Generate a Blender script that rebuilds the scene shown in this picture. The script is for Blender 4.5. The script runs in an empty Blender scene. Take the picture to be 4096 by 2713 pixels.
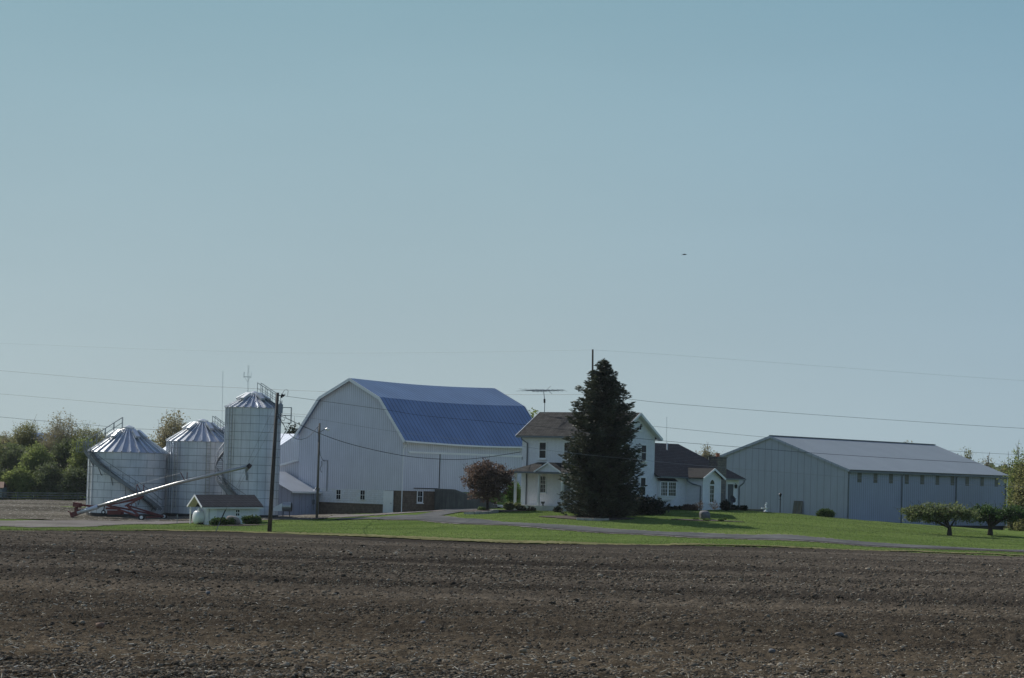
import bpy, math, random
import numpy as np
from mathutils import Vector, Matrix
random.seed(5)
R = np.random.RandomState(7)
rad = math.radians
ZE = 6.0                                    # eye height above the far edge of the field
FPX, PITCH, ROLL = 10000.0, rad(3.19), rad(1.61)
sc = bpy.context.scene
col = sc.collection

# ------------------------------------------------------------------ camera
cp, sp, cr, sr = math.cos(PITCH), math.sin(PITCH), math.cos(ROLL), math.sin(ROLL)
fw = Vector((0, cp, sp)); rt0 = Vector((1, 0, 0)); up0 = Vector((0, -sp, cp))
rt = rt0*cr + up0*sr; up = up0*cr - rt0*sr
cam = bpy.data.cameras.new('camera'); co = bpy.data.objects.new('camera', cam); col.objects.link(co)
co.matrix_world = Matrix(((rt.x, up.x, -fw.x, 0), (rt.y, up.y, -fw.y, 0), (rt.z, up.z, -fw.z, ZE), (0, 0, 0, 1)))
cam.sensor_width = 36; cam.lens = 36*FPX/4096; cam.clip_start = .5; cam.clip_end = 20000
sc.camera = co
def ray(px, py):
    return (fw + rt*((px-2048)/FPX) + up*((1356.5-py)/FPX))
def W(px, py, Y):                           # the world point seen at photo position (px,py), Y metres away
    d = ray(px, py); t = Y/d.y
    return Vector((d.x*t, Y, ZE + d.z*t))

# ------------------------------------------------------------------ materials
MATS = {}
def nodes(name):
    m = bpy.data.materials.new(name); m.use_nodes = True
    nt = m.node_tree; b = nt.nodes['Principled BSDF']
    MATS[name] = m
    return m, nt, b
def nd(nt, t, **kw):
    n = nt.nodes.new(t)
    for k, v in kw.items(): setattr(n, k, v)
    return n
def mth(nt, op, a, b=None, c=None):
    n = nd(nt, 'ShaderNodeMath', operation=op)
    for i, v in enumerate((a, b, c)):
        if v is None: continue
        if hasattr(v, 'links') or hasattr(v, 'is_linked'): nt.links.new(v, n.inputs[i])
        else: n.inputs[i].default_value = v
    return n.outputs[0]
def mixc(nt, fac, a, b, mode='MIX'):
    n = nd(nt, 'ShaderNodeMix', data_type='RGBA', blend_type=mode)
    for i, v in ((0, fac), (6, a), (7, b)):
        if hasattr(v, 'is_linked'): nt.links.new(v, n.inputs[i])
        elif i == 0: n.inputs[0].default_value = v
        else: n.inputs[i].default_value = (*v[:3], 1)
    return n.outputs[2]
def noise(nt, vec, scale, detail=4, rough=.55):
    n = nd(nt, 'ShaderNodeTexNoise'); n.inputs['Scale'].default_value = scale
    n.inputs['Detail'].default_value = detail; n.inputs['Roughness'].default_value = rough
    if vec is not None: nt.links.new(vec, n.inputs['Vector'])
    return n.outputs[0]
def ramp(nt, fac, stops):
    n = nd(nt, 'ShaderNodeValToRGB'); nt.links.new(fac, n.inputs[0])
    e = n.color_ramp.elements
    while len(e) < len(stops): e.new(.5)
    for i, (p, c) in enumerate(stops): e[i].position = p; e[i].color = (*c[:3], 1) if not isinstance(c, (int, float)) else (c, c, c, 1)
    return n.outputs[0]
def scaled(nt, vec, s):
    n = nd(nt, 'ShaderNodeMapping'); nt.links.new(vec, n.inputs[0]); n.inputs['Scale'].default_value = s
    return n.outputs[0]
def M(name, c, rough=.6, metal=0., var=.12, vs=1.5, streak=0., stripe=None, bump=0., bs=8., brick=None, spec=.5):
    """paint / metal / masonry. stripe=(axis, period, line width, darkness, bump); brick=(w,h,mortar,mortar colour,colour2)"""
    m, nt, b = nodes(name); L = nt.links
    tc = nd(nt, 'ShaderNodeTexCoord'); ob = tc.outputs['Object']
    sep = nd(nt, 'ShaderNodeSeparateXYZ'); L.new(ob, sep.inputs[0])
    X, Y, Z = sep.outputs
    c = tuple(c)
    n1 = noise(nt, ob, vs, 5)
    f = ramp(nt, n1, [(.3, 0.), (.7, 1.)])
    colr = mixc(nt, f, tuple(x*(1-var) for x in c), tuple(min(1, x*(1+var)) for x in c))
    hgt = None
    if brick:
        w, h, ms, mc, c2 = brick
        cx = nd(nt, 'ShaderNodeCombineXYZ'); L.new(mth(nt, 'ADD', X, Y), cx.inputs[0]); L.new(Z, cx.inputs[1])
        bt = nd(nt, 'ShaderNodeTexBrick'); L.new(cx.outputs[0], bt.inputs['Vector'])
        bt.inputs['Scale'].default_value = 1; bt.inputs['Brick Width'].default_value = w; bt.inputs['Row Height'].default_value = h
        bt.inputs['Mortar Size'].default_value = ms; bt.inputs['Mortar Smooth'].default_value = .3; bt.inputs['Bias'].default_value = 0
        bt.inputs['Color1'].default_value = (*c, 1); bt.inputs['Color2'].default_value = (*c2, 1); bt.inputs['Mortar'].default_value = (*mc, 1)
        f2 = ramp(nt, noise(nt, ob, vs*3, 4), [(.25, 1-2*var), (.75, 1+0*var)])
        colr = mixc(nt, 1., bt.outputs[0], f2, 'MULTIPLY')
        hgt = mth(nt, 'SUBTRACT', 1., bt.outputs['Fac'])
    if streak:
        s = noise(nt, scaled(nt, ob, (3, 3, .18)), 2.2, 4)
        colr = mixc(nt, 1., colr, ramp(nt, s, [(.3, 1-streak), (.65, 1.)]), 'MULTIPLY')
    if stripe:
        ax, per, wd, dk, sb = stripe
        cc = {'x': X, 'y': Y, 'z': Z}.get(ax) or mth(nt, 'ADD', X, Y)
        fr = mth(nt, 'FRACT', mth(nt, 'DIVIDE', cc, per))
        tri = mth(nt, 'ABSOLUTE', mth(nt, 'SUBTRACT', fr, .5))      # 0 in the middle of the line
        ln = ramp(nt, tri, [(wd, 0.), (min(.49, wd*2+.01), 1.)])
        colr = mixc(nt, 1., colr, ramp(nt, ln, [(0, 1-dk), (1, 1.)]), 'MULTIPLY')
        hgt = ln if hgt is None else mth(nt, 'ADD', hgt, ln)
        bump = max(bump, sb)
    L.new(colr, b.inputs['Base Color'])
    b.inputs['Roughness'].default_value = rough; b.inputs['Metallic'].default_value = metal
    b.inputs['Specular IOR Level'].default_value = spec
    if bump:
        bn = nd(nt, 'ShaderNodeBump'); bn.inputs['Strength'].default_value = bump; bn.inputs['Distance'].default_value = .03
        hn = noise(nt, ob, bs, 4)
        L.new(mth(nt, 'ADD', hgt, mth(nt, 'MULTIPLY', hn, .5)) if hgt is not None else hn, bn.inputs['Height'])
        L.new(bn.outputs[0], b.inputs['Normal'])
    return m
def leafmat(name, c1, c2, trans=.35, rough=.6):
    m, nt, b = nodes(name); L = nt.links
    g = nd(nt, 'ShaderNodeNewGeometry')
    tc = nd(nt, 'ShaderNodeTexCoord')
    n = noise(nt, scaled(nt, tc.outputs['Object'], (.15, .8, 1)) if name == 'lawn_blades' else tc.outputs['Object'], .8, 3)
    f = mth(nt, 'ADD', mth(nt, 'MULTIPLY', g.outputs['Random Per Island'], .2 if name == 'lawn_blades' else .5), mth(nt, 'MULTIPLY', ramp(nt, n, [(.35, 0.), (.65, 1.)]), .8 if name == 'lawn_blades' else .5))
    cc = mixc(nt, f, c1, c2)
    L.new(cc, b.inputs['Base Color']); b.inputs['Roughness'].default_value = rough; b.inputs['Specular IOR Level'].default_value = .25
    t = nd(nt, 'ShaderNodeBsdfTranslucent'); L.new(cc, t.inputs[0])
    mx = nd(nt, 'ShaderNodeMixShader'); mx.inputs[0].default_value = trans
    L.new(b.outputs[0], mx.inputs[1]); L.new(t.outputs[0], mx.inputs[2])
    L.new(mx.outputs[0], nt.nodes['Material Output'].inputs[0])
    return m

m_siding = M('white_vertical_siding', (.67, .685, .75), .6, var=.05, vs=.6, streak=.09, stripe=('xy', .3, .06, .3, .6))
m_siding2 = M('grey_steel_siding', (.365, .385, .48), .55, var=.05, vs=.4, streak=.1, stripe=('xy', .9, .02, .35, .5))
m_siding3 = M('grey_steel_siding_fine', (.365, .385, .48), .55, var=.05, vs=.4, streak=.12, stripe=('xy', .45, .06, .4, .6))
m_clap = M('white_clapboard', (.78, .8, .83), .55, var=.04, stripe=('z', .13, .06, .3, .5))
m_wbrick = M('white_painted_brick', (.82, .825, .88), .75, var=.07, vs=1.2, streak=.06, bump=.3, brick=(.24, .08, .008, (.68, .7, .75), (.84, .85, .87)))
m_trim = M('white_trim_paint', (.8, .81, .81), .5, var=.05)
m_wstone = M('whitewashed_stone', (.82, .85, .9), .8, var=.1, vs=2.5, streak=.12, bump=.6, bs=5, brick=(.5, .22, .012, (.6, .62, .64), (.78, .79, .8)))
m_stone = M('tan_foundation_stone', (.21, .165, .125), .9, var=.25, vs=1.1, bump=.7, bs=5, brick=(.55, .22, .016, (.13, .1, .08), (.2, .15, .11)))
m_chim = M('grey_brown_chimney_stone', (.32, .28, .23), .9, var=.3, vs=3, bump=.8, bs=6, brick=(.42, .24, .02, (.13, .12, .11), (.2, .19, .175)))
m_conc = M('weathered_concrete', (.16, .16, .15), .9, var=.2, vs=.9, streak=.35, bump=.3)
m_dconc = M('damp_dark_concrete', (.035, .033, .03), .95, var=.3, vs=1)
m_lconc = M('pale_concrete', (.5, .5, .48), .9, var=.12, vs=2, bump=.3)
m_blue = M('blue_steel_roof', (.17, .24, .38), .32, .3, var=.12, vs=.35, streak=.12, stripe=('y', .62, .06, .6, .7))
m_shroof = M('grey_steel_roof', (.29, .31, .315), .45, .2, var=.06, vs=.3, stripe=('y', .6, .07, .22, .6))
m_lroof = M('galvanised_roof', (.45, .5, .58), .42, .4, var=.08, vs=.6, stripe=('x', .6, .05, .15, .5))
m_lroofy = M('galvanised_lean_roof', (.45, .48, .52), .45, .4, var=.08, vs=.6, stripe=('y', .5, .05, .15, .5))
m_shing = M('brown_grey_shingles', (.088, .087, .084), .95, spec=.1, var=.25, vs=.6, bump=.8, brick=(.35, .16, .02, (.035, .034, .033), (.066, .064, .062)))
m_shing2 = M('dark_shingles', (.064, .069, .083), .95, spec=.1, var=.15, vs=.7, bump=.6, brick=(.35, .16, .03, (.018, .02, .024), (.045, .049, .059)))
m_shing3 = M('ochre_brown_shingles', (.07, .069, .066), .95, spec=.1, var=.2, vs=1.2, bump=.6, brick=(.3, .1, .012, (.035, .034, .034), (.058, .057, .056)))
m_gut = M('grey_gutter_paint', (.13, .15, .17), .4, var=.05)
m_galv = M('galvanised_steel', (.66, .69, .73), .4, .55, var=.12, vs=.5, streak=.14, stripe=('z', .1, .12, .05, .35))
m_galvrib = M('galvanised_roof_lit', (.62, .64, .66), .35, .6, var=.1)  # lighter copy of the roof steel, sunlit tone put into the colour
m_galvr = M('galvanised_bin_roof_shaded', (.36, .39, .44), .36, .6, var=.1, vs=1.2)  # darker copy, shade between the ribs put into the panel colour
m_seam = M('dark_seam_steel', (.2, .22, .25), .5, .6, var=.15)
m_steel2 = M('grey_transformer_paint', (.24, .27, .3), .5, var=.06)
m_steel = M('dull_steel_rail', (.2, .22, .24), .5, .6, var=.15)
m_lsteel = M('bright_steel_tube', (.36, .36, .35), .32, .75, var=.15, vs=3)
m_red = M('dark_red_paint', (.12, .018, .02), .5, var=.25, vs=3)
m_black = M('black_rubber', (.015, .015, .016), .8, var=.2)
m_iron = M('dark_iron', (.02, .02, .024), .5, .5, var=.2)
m_wood = M('weathered_pole_wood', (.075, .062, .052), .9, var=.3, vs=2, streak=.4, bump=.5)
m_lwood = M('grey_pole_wood', (.16, .14, .115), .9, var=.2, vs=2, streak=.3, bump=.5)
m_gdoor = M('grey_painted_door', (.2, .22, .24), .6, var=.1, stripe=('xy', .3, .03, .2, .3))
m_ddoor = M('dark_slate_door', (.05, .06, .075), .5, var=.1)
m_wire = M('dark_cable', (.03, .035, .04), .6, var=.1)
m_pwire = M('pale_cable', (.3, .32, .33), .5, .4, var=.1)
m_tank = M('white_tank_paint', (.75, .78, .78), .35, var=.04)
m_pot = M('orange_clay', (.42, .14, .06), .8, var=.1)
m_tpoly = M('translucent_yellowed_panel', (.12, .115, .095), .5, var=.08, stripe=('xy', .18, .08, .25, .4))
m_boul = M('fieldstone_boulder', (.24, .2, .175), .9, var=.25, vs=2.2, bump=.6, bs=6)
m_ledge = M('limestone_edging', (.33, .32, .3), .9, var=.3, vs=2.5, bump=.6, bs=6)
m_bark = M('dark_bark', (.05, .042, .036), .95, var=.3, vs=3, streak=.3, bump=.6)
m_lbark = M('grey_bark', (.12, .1, .085), .95, var=.25, vs=3, bump=.5)
m_mulch = M('brown_mulch', (.05, .035, .028), .95, var=.35, vs=5, bump=.9, bs=14)
m_tower = M('hazy_tower_steel', (.3, .36, .42), .6, .3, var=.05)
m_fence = M('dark_fence_board', (.055, .055, .055), .8, var=.25, vs=1)
m_fence2 = M('worn_grey_fence_board', (.11, .11, .105), .8, var=.5, vs=.4)
m_soffit = M('cream_soffit', (.5, .45, .38), .7, var=.1, stripe=('y', .12, .06, .25, .3))
m_porch = M('cream_porch_wall', (.68, .64, .57), .75, var=.05, streak=.05)
m_lampw = M('grey_white_head', (.7, .7, .7), .3, .3, var=.05)
m_rock = [M('field_rock_%s' % n, c, .85, var=.2, vs=6, bump=.4, bs=20) for n, c in (('tan', (.22, .17, .11)), ('grey', (.13, .13, .135)), ('rust', (.2, .115, .075)))]
def glassmat(name, c=(.012, .015, .02)):
    m, nt, b = nodes(name); b.inputs['Base Color'].default_value = (*c, 1); b.inputs['Roughness'].default_value = .1; b.inputs['Specular IOR Level'].default_value = .2
    return m
m_glass = glassmat('dark_window_glass'); m_glass2 = glassmat('curtained_window_glass', (.07, .07, .055)); m_glass3 = glassmat('leaded_green_glass', (.05, .055, .03))

l_spruce = leafmat('spruce_needles', (.022, .035, .027), (.105, .11, .065), .15)  # olive end of the mix imitates sunlit needles
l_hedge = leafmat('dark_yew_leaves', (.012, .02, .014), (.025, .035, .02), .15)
l_crab = leafmat('bronze_crab_leaves', (.1, .065, .05), (.24, .17, .13), .4)
l_lime = leafmat('bright_spring_leaves', (.06, .12, .02), (.14, .22, .05), .4)
l_green = leafmat('mid_green_leaves', (.035, .07, .018), (.09, .14, .035), .4)
l_apple = leafmat('apple_leaves', (.08, .115, .035), (.24, .27, .12), .45)
l_apple2 = leafmat('deep_apple_leaves', (.03, .07, .02), (.09, .15, .04), .4)
l_far = [leafmat('far_leaves_dark', (.075, .1, .045), (.15, .18, .075), .5), leafmat('far_leaves_olive', (.14, .155, .06), (.28, .27, .11), .55),
         leafmat('far_leaves_green', (.13, .18, .05), (.27, .31, .1), .55), leafmat('far_leaves_brown', (.2, .185, .1), (.32, .285, .17), .5),
         leafmat('far_pine_needles', (.015, .03, .018), (.035, .055, .03), .1)]
l_grassy = leafmat('ornamental_grass_blades', (.07, .13, .03), (.18, .26, .08), .4)

# ------------------------------------------------------------------ objects
def tag(o, label=None, cat=None, group=None, kind=None):
    if label: o['label'] = label
    if cat: o['category'] = cat
    if group: o['group'] = group
    if kind: o['kind'] = kind
    return o
def thing(name, loc, label, cat, group=None, rz=0., ry=0.):
    o = bpy.data.objects.new(name, None); col.objects.link(o)
    o.location = loc; o.rotation_euler = (0, ry, rz); o.empty_display_size = .3
    o['_'] = 0; del o['_']
    return tag(o, label, cat, group)
def mw(o):
    return Matrix.Translation(o.location) @ o.rotation_euler.to_matrix().to_4x4()
def rawmesh(name, V, Fc, mat, parent=None, smooth=False, world=False):
    me = bpy.data.meshes.new(name)
    V = np.asarray(V, dtype=np.float64).reshape(-1, 3)
    if world and parent is not None:
        p = parent
        while p.parent: p = p.parent
        inv = np.array(mw(p).inverted()); V = V @ inv[:3, :3].T + inv[:3, 3]
    if isinstance(Fc, np.ndarray):
        n, k = Fc.shape
        me.vertices.add(len(V)); me.vertices.foreach_set('co', V.astype(np.float32).ravel())
        me.loops.add(n*k); me.loops.foreach_set('vertex_index', Fc.astype(np.int32).ravel())
        me.polygons.add(n); me.polygons.foreach_set('loop_start', np.arange(0, n*k, k, dtype=np.int32))
        me.polygons.foreach_set('loop_total', np.full(n, k, dtype=np.int32))
        me.update(calc_edges=True); me.validate()
    else:
        me.from_pydata(V.tolist(), [], Fc); me.update()
    if smooth: me.polygons.foreach_set('use_smooth', np.ones(len(me.polygons), dtype=bool))
    me.materials.append(mat)
    o = bpy.data.objects.new(name, me); col.objects.link(o)
    if parent is not None: o.parent = parent
    return o
class MB:
    def __init__(s): s.v = []; s.f = []
    def add(s, v, f):
        n = len(s.v); s.v += [tuple(p) for p in v]; s.f += [tuple(i+n for i in q) for q in f]; return s
    def box(s, x0, x1, y0, y1, z0, z1):
        return s.add([(x, y, z) for z in (z0, z1) for y in (y0, y1) for x in (x0, x1)],
                     [(0, 2, 3, 1), (4, 5, 7, 6), (0, 1, 5, 4), (2, 6, 7, 3), (0, 4, 6, 2), (1, 3, 7, 5)])
    def beam(s, p, q, w, h=None):
        p = Vector(p); q = Vector(q); d = (q-p).normalized(); h = h or w
        a = d.cross(Vector((0, 0, 1)));
        if a.length < .05: a = d.cross(Vector((0, 1, 0)))
        a.normalize(); b = a.cross(d)
        a = a*w/2; b = b*h/2
        v = [p-a-b, p+a-b, p+a+b, p-a+b, q-a-b, q+a-b, q+a+b, q-a+b]
        return s.add(v, [(0, 3, 2, 1), (4, 5, 6, 7), (0, 1, 5, 4), (1, 2, 6, 5), (2, 3, 7, 6), (3, 0, 4, 7)])
    def tube(s, pts, r, n=8, caps=True):
        pts = [Vector(p) for p in pts]; m = len(pts)
        rs = r if isinstance(r, (list, tuple)) else [r]*m
        v = []; prev = None
        for i, p in enumerate(pts):
            d = (pts[min(i+1, m-1)]-pts[max(i-1, 0)]).normalized()
            if prev is None:
                a = d.cross(Vector((0, 0, 1)));
                if a.length < .05: a = d.cross(Vector((0, 1, 0)))
            else: a = prev-d*prev.dot(d)
            a.normalize(); prev = a; b = d.cross(a)
            for k in range(n):
                t = 2*math.pi*k/n; v.append(p+(a*math.cos(t)+b*math.sin(t))*rs[i])
        f = [(i*n+k, i*n+(k+1) % n, (i+1)*n+(k+1) % n, (i+1)*n+k) for i in range(m-1) for k in range(n)]
        if caps: f += [tuple(range(n-1, -1, -1)), tuple(range((m-1)*n, m*n))]
        return s.add(v, f)
    def slab(s, pts, t):                    # a flat polygon given thickness t below its surface
        pts = [Vector(p) for p in pts]; nrm = (pts[1]-pts[0]).cross(pts[2]-pts[0]).normalized()
        if nrm.z < 0: nrm = -nrm
        n = len(pts); v = pts+[p-nrm*t for p in pts]
        return s.add(v, [tuple(range(n)), tuple(range(2*n-1, n-1, -1))]+[(i, (i+1) % n, n+(i+1) % n, n+i) for i in range(n)])
    def prism(s, poly, ax, a0, a1):         # poly of (u,z); ax 'y': u is x, swept in y; ax 'x': u is y, swept in x
        n = len(poly)
        P = lambda u, z, a: (u, a, z) if ax == 'y' else (a, u, z)
        v = [P(u, z, a0) for u, z in poly]+[P(u, z, a1) for u, z in poly]
        return s.add(v, [tuple(range(n)), tuple(range(2*n-1, n-1, -1))]+[(i, (i+1) % n, n+(i+1) % n, n+i) for i in range(n)])
    def lathe(s, prof, c=(0, 0, 0), n=24, axis='z', a0=0):
        v = []
        for r, z in prof:
            for k in range(n):
                t = 2*math.pi*k/n+a0; x, y = r*math.cos(t), r*math.sin(t)
                v.append((c[0]+x, c[1]+y, c[2]+z) if axis == 'z' else ((c[0]+z, c[1]+x, c[2]+y) if axis == 'x' else (c[0]+x, c[1]+z, c[2]+y)))
        m = len(prof)
        f = [(i*n+k, i*n+(k+1) % n, (i+1)*n+(k+1) % n, (i+1)*n+k) for i in range(m-1) for k in range(n)]
        f += [tuple(range(n-1, -1, -1)), tuple(range((m-1)*n, m*n))]
        return s.add(v, f)
    def build(s, name, mat, parent=None, smooth=False, world=False):
        o = rawmesh(name, s.v, s.f, mat, parent, smooth, world)
        import bmesh
        bm = bmesh.new(); bm.from_mesh(o.data); bmesh.ops.recalc_face_normals(bm, faces=bm.faces); bm.to_mesh(o.data); bm.free()
        return o
def join(name, parts, parent=None, world=False):
    V = []; Fc = []; mi = []
    for k, (mb, mat) in enumerate(parts):
        n = len(V); V += mb.v; Fc += [tuple(i+n for i in q) for q in mb.f]; mi += [k]*len(mb.f)
    o = rawmesh(name, V, Fc, parts[0][1], parent, False, world)
    for mb, mat in parts[1:]: o.data.materials.append(mat)
    o.data.polygons.foreach_set('material_index', mi)
    import bmesh
    bm = bmesh.new(); bm.from_mesh(o.data); bmesh.ops.recalc_face_normals(bm, faces=bm.faces); bm.to_mesh(o.data); bm.free()
    return o
class Frame:                                # a building frame: local x runs right and nearer, local y right and farther, z=0 at its base
    def __init__(s, X, Y, zb, rz):
        s.loc = Vector((X, Y, ZE+zb)); s.rz = rz; s.zb = zb
        s.m = Matrix.Translation(s.loc) @ Matrix.Rotation(rz, 4, 'Z'); s.mi = s.m.inverted()
    def L(s, px, py, ax, val):
        o = s.mi @ Vector((0, 0, ZE)); d = s.mi.to_3x3() @ ray(px, py)
        i = 'xyz'.index(ax); t = (val-o[i])/d[i]
        return o+d*t
    def z(s, r): return r-s.zb
GR = rad(-40)

# ------------------------------------------------------------------ terrain
ctrl = []
def cpt(px, py, Y): p = W(px, py, Y); ctrl.append((p.x, p.y, p.z))
for a in ((0, 2122, 214), (540, 2124, 212), (1080, 2134, 210), (1500, 2152, 208), (2048, 2176, 206), (2700, 2183, 205), (3300, 2198, 204), (4096, 2228, 203)): cpt(*a)
for a in ((4096, 2205, 211), (3461, 2176, 212), (2942, 2149, 214), (2423, 2122, 219), (2077, 2101, 224), (1817, 2084, 231), (1610, 2078, 238),
          (3390, 2080, 279), (3600, 2098, 262), (3798, 2139, 238), (3961, 2137, 240), (4040, 2122, 305), (4200, 2140, 270), (2060, 2042, 250), (2230, 2052, 244), (2395, 2067, 236), (2600, 2058, 241), (2845, 2046, 249),
          (2960, 2044, 259), (3121, 2053, 256), (3300, 2072, 264), (3085, 2126, 217), (2500, 2090, 229), (1560, 2053, 262), (1280, 2062, 270), (1200, 2066, 265),
          (1690, 2046, 262), (1946, 2032, 258), (1950, 2039, 248), (1860, 2064, 238), (1400, 2077, 247), (1268, 2075, 250), (1010, 2076, 250), (805, 2076, 254), (500, 2077, 252), (300, 2090, 238), (500, 2084, 247), (700, 2083, 247), (900, 2083, 246), (1050, 2080, 246),
          (0, 2083, 238), (-300, 2085, 236), (831, 2101, 236), (1029, 2085, 240), (0, 2001, 400), (420, 2005, 400), (1000, 2000, 420), (1200, 2120, 217)): cpt(*a)
for X in (-60, -20, 20, 60):
    for Y in (15, 60, 120, 170): ctrl.append((X*(.35+Y/200), Y, ZE-(2.4+.0158*(Y-30))))
for X, Y, z in ((-150, 210, -5.6), (150, 205, -5.6), (-300, 400, -5.6), (120, 300, -5.5), (130, 400, -5.6), (0, 420, -5.0), (-100, 320, -5.2), (250, 500, -6), (-500, 900, -6), (0, 900, -6), (500, 900, -6), (-150, 60, -3), (150, 60, -3)):
    ctrl.append((X, Y, ZE+z))
C_ = np.array(ctrl); _c2 = 16.
def _phi(ax, ay, bx, by): return np.sqrt((ax[:, None]-bx[None])**2+(ay[:, None]-by[None])**2+_c2)
_n = len(C_); _A = np.zeros((_n+3, _n+3)); _A[:_n, :_n] = _phi(C_[:, 0], C_[:, 1], C_[:, 0], C_[:, 1])+np.eye(_n)*-.6
_A[:_n, _n] = 1; _A[:_n, _n+1] = C_[:, 0]/100; _A[:_n, _n+2] = C_[:, 1]/100; _A[_n:, :_n] = _A[:_n, _n:].T
_w = np.linalg.solve(_A, np.append(C_[:, 2], [0, 0, 0]))
def T(x, y):
    x = np.atleast_1d(np.asarray(x, float)).ravel(); y = np.atleast_1d(np.asarray(y, float)).ravel(); out = np.empty(len(x))
    xc = np.clip(x, -600, 600); yc = np.clip(y, 5, 1000)
    for i in range(0, len(x), 60000):
        a, b = xc[i:i+60000], yc[i:i+60000]
        out[i:i+60000] = _phi(a, b, C_[:, 0], C_[:, 1]) @ _w[:_n]+_w[_n]+_w[_n+1]*a/100+_w[_n+2]*b/100
    return out
def G(x, y): return float(T(x, y)[0])
def vn(x, y, seed=0):
    ix, iy = np.floor(x), np.floor(y); fx, fy = x-ix, y-iy
    fx = fx*fx*(3-2*fx); fy = fy*fy*(3-2*fy)
    def h(a, b):
        v = np.sin(a*127.1+b*311.7+seed*17.3)*43758.5453; return v-np.floor(v)
    return (h(ix, iy)*(1-fx)+h(ix+1, iy)*fx)*(1-fy)+(h(ix, iy+1)*(1-fx)+h(ix+1, iy+1)*fx)*fy
_ex = np.array([-400, 0, 540, 1080, 1500, 2048, 2700, 3300, 4096, 4500.]); _ey = np.array([215, 214, 212, 210, 208, 206, 205, 204, 203, 203.])
def edgeY(u): return np.interp(2030+u*1e4, _ex, _ey)
def grid(xs, ys):
    gx, gy = np.meshgrid(xs, ys); n, m = gx.shape
    i = np.arange(n*m).reshape(n, m)
    F = np.stack([i[:-1, :-1], i[:-1, 1:], i[1:, 1:], i[1:, :-1]], -1).reshape(-1, 4)
    return gx.ravel(), gy.ravel(), F

# materials of the ground
def groundmat(name, stops, s1, s2, stretch=(1, 1, 1), bump=.5, bs=10, dist=.05, rough=1., spec=0., speck=None):
    m, nt, b = nodes(name); L = nt.links
    tc = nd(nt, 'ShaderNodeTexCoord'); ob = tc.outputs['Object']
    v = scaled(nt, ob, stretch)
    a = noise(nt, v, s1, 6, .6); c = noise(nt, ob, s2, 5, .7)
    f = mth(nt, 'ADD', mth(nt, 'MULTIPLY', a, .55), mth(nt, 'MULTIPLY', c, .45))
    cc = ramp(nt, f, stops)
    if speck:
        sc_, th, colr = speck
        sn = noise(nt, ob, sc_, 2, .5)
        cc = mixc(nt, ramp(nt, sn, [(th, 0.), (th+.03, 1.)]), cc, colr)
    L.new(cc, b.inputs['Base Color']); b.inputs['Roughness'].default_value = rough; b.inputs['Specular IOR Level'].default_value = spec
    bn = nd(nt, 'ShaderNodeBump'); bn.inputs['Strength'].default_value = bump; bn.inputs['Distance'].default_value = dist
    L.new(noise(nt, ob, bs, 5, .7), bn.inputs['Height']); L.new(bn.outputs[0], b.inputs['Normal'])
    return m
m_grass = groundmat('mown_lawn', [(.36, (.075, .115, .032)), (.44, (.1, .15, .04)), (.52, (.125, .18, .05)), (.6, (.16, .205, .065)), (.7, (.2, .215, .09))], .16, 2.4, (.45, 2.2, 1), 1., 7, .12)
m_soil = groundmat('tilled_soil', [(.38, (.032, .029, .026)), (.46, (.06, .054, .047)), (.53, (.094, .084, .071)), (.62, (.165, .145, .12))], .05, 5.5, (.2, 1.6, 1), 1., 22, .06)  # dark ground colour stands in for the shadows between clods
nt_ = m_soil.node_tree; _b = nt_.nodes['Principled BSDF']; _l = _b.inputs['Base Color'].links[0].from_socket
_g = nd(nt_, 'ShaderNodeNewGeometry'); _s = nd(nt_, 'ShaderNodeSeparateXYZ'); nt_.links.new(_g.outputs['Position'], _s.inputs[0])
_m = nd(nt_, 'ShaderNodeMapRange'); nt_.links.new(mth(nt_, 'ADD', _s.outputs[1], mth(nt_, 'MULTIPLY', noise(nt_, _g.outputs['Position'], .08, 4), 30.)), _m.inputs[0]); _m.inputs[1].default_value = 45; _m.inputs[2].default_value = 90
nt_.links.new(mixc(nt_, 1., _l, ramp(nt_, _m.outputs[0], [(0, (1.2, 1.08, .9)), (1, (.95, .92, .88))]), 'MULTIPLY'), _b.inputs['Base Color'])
m_farsoil = groundmat('far_stubble_soil', [(.36, (.06, .055, .044)), (.5, (.115, .105, .085)), (.64, (.22, .2, .165))], .05, 2.5, (.3, 1.2, 1), .8, 8, .1, speck=(3.2, .63, (.42, .4, .36)))
m_gravel = groundmat('grey_gravel', [(.3, (.13, .12, .105)), (.5, (.2, .185, .17)), (.7, (.28, .265, .25))], .2, 8, (1, 1, 1), .8, 20)
m_asph = groundmat('worn_asphalt', [(.36, (.08, .083, .084)), (.5, (.115, .118, .118)), (.62, (.16, .162, .16))], .3, 9, (1, 1, 1), .3, 30, .01)
m_verge = groundmat('dry_grass_verge', [(.36, (.08, .09, .035)), (.5, (.17, .165, .08)), (.64, (.26, .24, .13))], .6, 3, (.5, 2, 1), .8, 8)

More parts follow.
